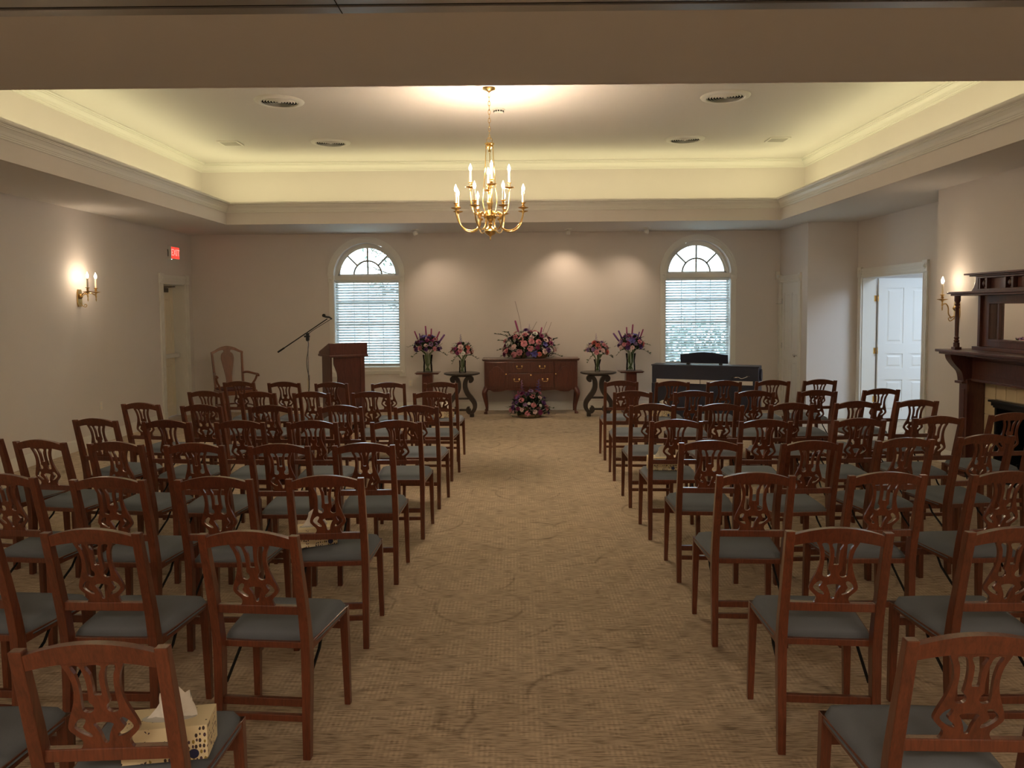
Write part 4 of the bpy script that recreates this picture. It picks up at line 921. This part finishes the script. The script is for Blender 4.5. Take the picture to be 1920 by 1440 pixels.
# ------------------------------------------------------------------ tissue boxes on seats
def tissue_box(key, lx, ly, rot, label):
    c = CHAIRS[key]; bpy.context.view_layer.update()
    p = c.matrix_world @ Vector((lx, ly, .4945))
    t = thing('tissue_box', label, 'tissue box', p, c.rotation_euler.z + math.radians(rot), 'tissue boxes left on chairs')
    MB().box(-.115, .115, -.06, .06, 0, .098).build('carton', 'tissue_print', t, bevel=.0012)
    MB().cut([(.075 * math.cos(a), .026 * math.sin(a)) for a in [k * PI / 12 for k in range(24)]], [], .001, XY(.0986)).build('opening_film', 'slot_film', t)
    vs = []; fs = []; n = 8
    for i in range(n + 1):
        for j in range(6):
            q = j / 5; x = (-.065 + .13 * i / n) * (1 - .25 * q) + .012 * math.sin(3 * q + i)
            vs.append((x + .02 * q, .012 * math.sin(i * 1.5 + q * 4) * (.4 + q) + .012 * q, 0.097 + .088 * q * (1 - .35 * abs(i - 3.4) / n * 2) + .004 * math.sin(i * 2.1)))
    for i in range(n):
        for j in range(5): a = i * 6 + j; fs.append((a, a + 6, a + 7, a + 1))
    MB().add(vs, fs).build('tissue', 'tissue_paper', t, smooth='all')
    MB().lathe([(0, 0), (.014, 0), (.014, .0006), (0, .0006)], 18, o=(.078, -.0602, .018), M=Matrix.Rotation(PI / 2, 3, 'X').to_4x4()).build('printed_mark', 'logo_blue', t)
tissue_box('LA1', .085, -.04, 6, 'dotted tissue box on the nearest left chair')
tissue_box('LC1', -.125, .0, 22, 'tissue box on the left aisle chair, third row from the camera')
tissue_box('RE1', -.06, .02, -2, 'tissue box on the right aisle chair, fifth row from the camera')
tissue_box('LH1', .0, -.06, 14, 'tissue box on the front-row chair left of the aisle')
tissue_box('RH2', -.06, -.02, -14, 'tissue box on a front-row chair before the piano')

# ================================================================== FLOWERS
def petal(mb, az, tilt, L, w, cup_=.25, r0=.0, z0=0.0):
    """a curved petal leaving the centre at azimuth az; tilt 0 = upright, pi/2 = flat"""
    vs = []
    for i in range(4):
        t = i / 3; tl = tilt + cup_ * (t - .5); wd = w * math.sin(PI * (.14 + .74 * t))
        rr = r0 + L * t * math.sin(tl); zz = z0 + L * t * math.cos(tl)
        for j in (-1, 0, 1):
            x = rr - (.18 * w if j else 0); y = j * wd
            vs.append((x * math.cos(az) - y * math.sin(az), x * math.sin(az) + y * math.cos(az), zz + (.12 * w if j else 0)))
    mb.add(vs, [(i * 3 + j, i * 3 + j + 1, i * 3 + j + 4, i * 3 + j + 3) for i in range(3) for j in range(2)])
def blossom(name, mat, layers):
    mb = MB()
    for li, (n, tilt, L, w) in enumerate(layers):
        for k in range(n): petal(mb, 2 * PI * k / n + li * .5, tilt, L, w, .35)
    return mb.mesh(name, mat, 'all')
ROSE = [(3, .15, .030, .014), (5, .45, .036, .019), (6, .85, .042, .022), (7, 1.25, .046, .024)]
CARN = [(5, .2, .032, .014), (8, .6, .038, .015), (9, 1.0, .042, .016), (10, 1.4, .044, .017)]
LILY = [(6, 1.05, .075, .022), (3, .3, .03, .008)]
BLO = {}
for c in ('pink', 'pale', 'white', 'coral', 'magenta', 'purple', 'lilac', 'blue'):
    for kind, lay in (('rose', ROSE), ('carnation', CARN), ('lily', LILY)): BLO[kind, c] = blossom(kind, 'petal_' + c, lay)
def spike_mesh(name, mat, n, L, r, smooth_rod=False):
    mb = MB()
    if smooth_rod:
        mb.lathe([(.002, -L * .7), (.003, 0), (r, L * .05), (r * 1.08, L * .5), (r, L * .95), (r * .5, L), (0, L)], 8)
    else:
        mb.tube([(0, 0, -L * .6), (0, 0, L)], .002, 5)
        for i in range(n):
            q = i / n; a = i * 2.4; s_ = r * (1.15 - .8 * q)
            for k in range(4): petal(mb, a + k * PI / 2, 1.0, s_, s_ * .5, .3, r0=0, z0=L * q)
            for v in range(len(mb.v) - 48, len(mb.v)): p = mb.v[v]; mb.v[v] = (p[0] + math.cos(a) * s_ * .7, p[1] + math.sin(a) * s_ * .7, p[2])
    return mb.mesh(name, mat, 'all')
SPK = {'liatris': spike_mesh('liatris_spike', 'petal_magenta', 0, .15, .0105, True), 'liatris_purple': spike_mesh('liatris_spike', 'petal_purple', 0, .14, .012, True),
       'delphinium_blue': spike_mesh('delphinium_spike', 'petal_blue', 14, .22, .034), 'delphinium_lilac': spike_mesh('delphinium_spike', 'petal_lilac', 14, .22, .030)}
LEAFM = MB(); petal(LEAFM, 0, 1.2, .09, .020, .5); LEAFM = None
def leaves(n, rx, ry, rz, zc, size, rnd, lo=-.35):
    mb = MB()
    for _ in range(n):
        az = rnd.uniform(0, 2 * PI); el = rnd.uniform(lo, 1.2); k = rnd.uniform(.55, 1.02)
        o = Vector((rx * math.cos(az) * math.cos(el) * k, ry * math.sin(az) * math.cos(el) * k, zc + rz * math.sin(el) * k))
        t = MB(); petal(t, 0, rnd.uniform(.6, 1.5), size * rnd.uniform(.7, 1.3), size * rnd.uniform(.18, .3), rnd.uniform(-.3, .8))
        R_ = Matrix.Rotation(az + rnd.uniform(-.8, .8), 3, 'Z')
        W_ = [R_ @ Vector(p) + o for p in t.v]; mb.add([(p.x, p.y, max(p.z, .006)) for p in W_], t.f)
    return mb
def arrangement(name, label, loc, seed, dome, flowers, spikes, vase=None, base=None, sprays=(), twigs=(), nleaf=150, leafsize=.075):
    rnd = random.Random(seed); rx, ry, rz, zc = dome
    r = thing(name, label, 'flowers', loc, 0, 'funeral flower arrangements')
    if vase:
        h, r0, r1 = vase; prof = [(r0 * .9, .0), (r0, .006), (r0 * .97, h * .35), (r0 * .9, h * .55), (r1, h), (r1 - .004, h), (r0 * .9 - .005, h * .55), (r0 - .006, .02), (0, .02)]
        MB().lathe(prof, 24, cap=False).build('vase', 'vase_glass', r, smooth=True)
        mb = MB()
        for k in range(16):
            a = rnd.uniform(0, 2 * PI); q = rnd.uniform(.1, .72); b = a + rnd.uniform(-.6, .6)
            mb.tube([(r0 * q * math.cos(a + 2.6), r0 * q * math.sin(a + 2.6), .024), (r0 * .5 * math.cos(a), r0 * .5 * math.sin(a), h * .5), (r1 * q * math.cos(b), r1 * q * math.sin(b), h + .01), (r1 * 1.5 * math.cos(b), r1 * 1.5 * math.sin(b), h + .09)], .0045, 5)
        mb.build('stems', 'stem_green', r)
    if base: base(r)
    fo = leaves(nleaf, rx * .93, ry * .93, rz * .85, zc, leafsize, rnd).build('foliage', 'leaf_dark', r); fo['kind'] = 'stuff'
    fo2 = leaves(nleaf // 3, rx, ry, rz * .9, zc, leafsize * .9, rnd).build('foliage', 'leaf_mid', r); fo2['kind'] = 'stuff'
    used = []
    for kind, colr, n, sc in flowers:
        for _ in range(n):
            best = None
            for _t in range(14):
                az = rnd.uniform(-PI, 0) if rnd.random() < .78 else rnd.uniform(0, PI)
                el = math.asin(rnd.uniform(-.12, .97)); d = Vector((math.cos(az) * math.cos(el), math.sin(az) * math.cos(el), math.sin(el)))
                m_ = min([(d - u).length for u in used] or [9])
                if best is None or m_ > best[0]: best = (m_, d)
            d = best[1]; used.append(d); k = rnd.uniform(.92, 1.04)
            p = (rx * d.x * k, ry * d.y * k, zc + rz * d.z * k); nd = Vector((d.x, d.y, d.z * .8 + .25)).normalized()
            link_mesh(kind, BLO[kind, colr], r, p, Vector((0, 0, 1)).rotation_difference(nd), sc * rnd.uniform(.85, 1.15))
    for kind, x, z, lean, sc in spikes:
        d = Vector((math.sin(lean), rnd.uniform(-.15, .15), math.cos(lean))).normalized()
        link_mesh('liatris_spike' if 'liatris' in kind else 'delphinium_spike', SPK[kind], r, (x, rnd.uniform(-.06, .03), z), Vector((0, 0, 1)).rotation_difference(d), sc)
    for x0, z0, x1, z1, n in sprays:                              # leafy sprays that stick out
        mb = MB(); P = smooth_path([(x0, -.02, z0), ((x0 + x1) / 2, -.05, (z0 + z1) / 2 + .03), (x1, -.04, z1)], 6, False); mb.tube(P, .0025, 5)
        for i in range(n):
            q = P[min(len(P) - 1, 2 + int((len(P) - 2) * i / n))]; t = MB(); petal(t, 0, 1.1, .040, .012, .4)
            R_ = Matrix.Rotation(rnd.uniform(0, 2 * PI), 3, 'Z') @ Matrix.Rotation(rnd.uniform(-.8, .8), 3, 'X'); mb.add([R_ @ Vector(p) + Vector(q) for p in t.v], t.f)
        mb.build('leaf_spray', 'leaf_mid' if n < 9 else 'leaf_dark', r)
    for pts in twigs: MB().tube(smooth_path(pts, 5, False), .0028, 5).build('twig', 'twig', r)
    return r
for x, sd_, lab in ((-1.468, 11, 'tall purple and pink bouquet in a glass vase on the left pedestal'), (1.915, 12, 'tall purple and pink bouquet in a glass vase beside the piano')):
    mir_ = 1 if sd_ == 11 else -1
    arrangement('flower_vase', lab, (x, 12.82, .705), sd_, (.205, .17, .20, .40),
        [('carnation', 'purple', 10, .95), ('rose', 'lilac', 7, .9), ('rose', 'pink', 4, .95), ('rose', 'pale', 3, .9), ('carnation', 'magenta', 5, .9), ('lily', 'blue', 4, .8), ('carnation', 'coral', 2, 1.0)],
        [('liatris', -.155 * mir_, .55, -.35 * mir_, 1.0), ('liatris', -.02 * mir_, .60, -.08 * mir_, 1.15), ('liatris', .06 * mir_, .57, .03 * mir_, 1.05), ('liatris' if mir_ > 0 else 'liatris_purple', .14 * mir_, .53, .42 * mir_, 1.1), ('liatris_purple', .19 * mir_, .49, .62 * mir_, 1.2), ('liatris_purple', -.11 * mir_, .54, -.25 * mir_, .8), ('delphinium_lilac', -.06, .50, -.15, .7)],
        vase=(.29, .078, .086), sprays=((.1, .36, .33, .27, 9), (-.1, .36, -.25, .25, 7), (-.1 * mir_, .42, -.33 * mir_, .42, 6)), nleaf=190)
for x, sd_, lab, cols in ((-.862, 21, 'small round pink and white bouquet in a glass vase on the left table', ('pale', 'white', 'coral', 'magenta')), (1.318, 22, 'small loose pink bouquet in a glass vase on the right table', ('pink', 'pale', 'coral', 'lilac'))):
    arrangement('flower_vase', lab, (x, 12.42, .724), sd_, (.165, .15, .155, .335),
        [('rose', cols[0], 6, 1.0), ('rose', cols[1], 4, .9), ('carnation', cols[2], 3, 1.1), ('carnation', cols[3], 5, .9), ('rose', 'pink', 4, .9), ('lily', 'lilac', 2, .6)],
        [('delphinium_blue' if sd_ == 21 else 'delphinium_lilac', -.02, .46, -.03, .75), ('delphinium_lilac', .08, .42, .25, .45)],
        vase=(.20, .058, .056) if sd_ == 21 else (.20, .042, .062), sprays=((.08, .28, .25, .22, 9), (-.06, .28, -.17, .14, 7), (-.08, .32, -.22, .33, 6)), nleaf=130, leafsize=.065)
def bowl_base(r):
    for s in (-.17, .17): MB().lathe([(.09, 0), (.13, .012), (.15, .07), (.145, .10), (.12, .09), (0, .085)], 20, o=(s, 0, 0)).build('basket', 'basket', r, smooth=True)
arrangement('flower_spray', 'large pink and white flower arrangement on top of the sideboard', (.23, 12.98, .919), 31, (.44, .17, .36, .10),
    [('rose', 'pale', 13, 1.15), ('rose', 'pink', 12, 1.2), ('carnation', 'white', 7, 1.25), ('carnation', 'pink', 8, 1.3), ('carnation', 'magenta', 8, 1.2), ('carnation', 'purple', 6, 1.1), ('rose', 'magenta', 4, 1.1), ('lily', 'pale', 4, .9), ('lily', 'blue', 3, .9), ('carnation', 'coral', 3, 1.1)],
    [('liatris', -.18, .44, -.28, 1.35), ('liatris', .18, .34, .18, 1.2), ('delphinium_lilac', .0, .40, .02, .8)], base=bowl_base,
    sprays=((-.28, .30, -.56, .41, 18), (-.30, .36, -.42, .44, 12), (-.30, .22, -.54, .30, 8), (-.30, .12, -.55, .13, 9), (.32, .22, .47, .33, 12), (.3, .12, .50, .22, 8), (.3, .06, .54, .02, 11), (-.3, .06, -.50, .02, 9)),
    twigs=([(-.13, 0, .40), (-.15, .02, .60), (-.19, .02, .78), (-.235, .02, .96)], [(.24, 0, .30), (.32, 0, .46), (.375, 0, .60)], [(.2, .05, .3), (.25, .05, .48), (.30, .05, .61)], [(.02, .05, .42), (.08, .05, .52), (.13, .05, .61)]), nleaf=330, leafsize=.085)
def dish_base(r): MB().lathe([(0, 0), (.15, 0), (.19, .012), (.20, .05), (.19, .055), (0, .05)], 28).build('dish', 'basket', r, smooth=True)
arrangement('flower_spray', 'low purple and pink flower arrangement on the carpet below the sideboard', (.215, 12.40, 0), 41, (.30, .17, .33, .10),
    [('carnation', 'pink', 7, 1.25), ('rose', 'pink', 6, 1.1), ('carnation', 'magenta', 6, 1.0), ('carnation', 'purple', 7, 1.0), ('rose', 'lilac', 6, 1.0), ('rose', 'pale', 5, .9), ('rose', 'white', 3, .7), ('lily', 'purple', 3, .8)],
    [('delphinium_lilac', -.11, .36, -.06, 1.1), ('delphinium_blue', .14, .36, .05, 1.15), ('delphinium_lilac', -.22, .24, -.25, .8), ('liatris', -.17, .32, -.15, .7)], base=dish_base,
    sprays=((0, .25, .0, .48, 8), (-.2, .12, -.36, .16, 6), (.2, .12, .40, .14, 8)), twigs=([(.2, -.1, .06), (.3, -.12, .05), (.42, -.12, .06)],), nleaf=240, leafsize=.085)

# ================================================================== OUTSIDE THE WINDOWS
struct(MB().box(-14, 16, 13.5, 45, -.5, -.4), 'ground_outside', 'lawn', 'lawn outside the far windows')
tr = thing('tree', 'bare-branched tree outside the left arched window', 'tree', (-1.2, 17.0, -.4))
rt = random.Random(5); trunk = MB(); tips = []
def branch(p, d, L, r, depth):
    q = p + d * L * .5 + Vector((rt.uniform(-.06, .06), rt.uniform(-.06, .06), .03)) * L; e = p + d * L
    trunk.tube([p, q, e], [r, r * .85, r * .65], 6)
    if depth == 0: tips.append(e); return
    for _ in range(3 if depth > 1 else 2):
        nd = (d + Vector((rt.uniform(-.8, .8), rt.uniform(-.6, .6), rt.uniform(-.35, .45)))).normalized(); branch(e, nd, L * rt.uniform(.6, .85), r * .62, depth - 1)
branch(Vector((0, 0, 0)), Vector((.02, 0, 1)), 2.7, .13, 0)
for d in ((-.9, .1, .32), (-.8, 0, .55), (-.9, -.1, .1), (-.4, 0, .9), (.7, 0, .6)): branch(Vector((.05, 0, 2.6)), Vector(d).normalized(), .75, .05, 4)
trunk.build('trunk', 'bark', tr)
lv = MB()
for e in tips:
    for _ in range(2): t = MB(); petal(t, rt.uniform(0, 6), rt.uniform(.4, 2), .10, .03, .3); lv.add([Vector(p) + e for p in t.v], t.f)
lo_ = lv.build('leaves', 'outdoor_leaf', tr); lo_['kind'] = 'stuff'
hd = thing('hedge', 'dark leafy hedge outside the window behind the piano', 'hedge', (4.4, 17.2, -.4))
rh = random.Random(9); hb = MB()
for _ in range(2600):
    p = Vector((rh.uniform(-1.6, 1.6), rh.uniform(-.35, .35), rh.uniform(.0, 1.75) + .15 * math.sin(rh.uniform(0, 6)))); t = MB(); petal(t, rh.uniform(0, 6), rh.uniform(.3, 2.2), .13, .045, .3); hb.add([Vector(q) + p for q in t.v], t.f)
ho = hb.build('leaves', 'outdoor_leaf', hd); ho['kind'] = 'stuff'
MB().tube([(0, 0, 0), (0, 0, 1.2)], .04, 6).tube([(-.9, 0, 0), (-.9, 0, 1.2)], .04, 6).tube([(.9, 0, 0), (.9, 0, 1.2)], .04, 6).build('stems', 'bark', hd)
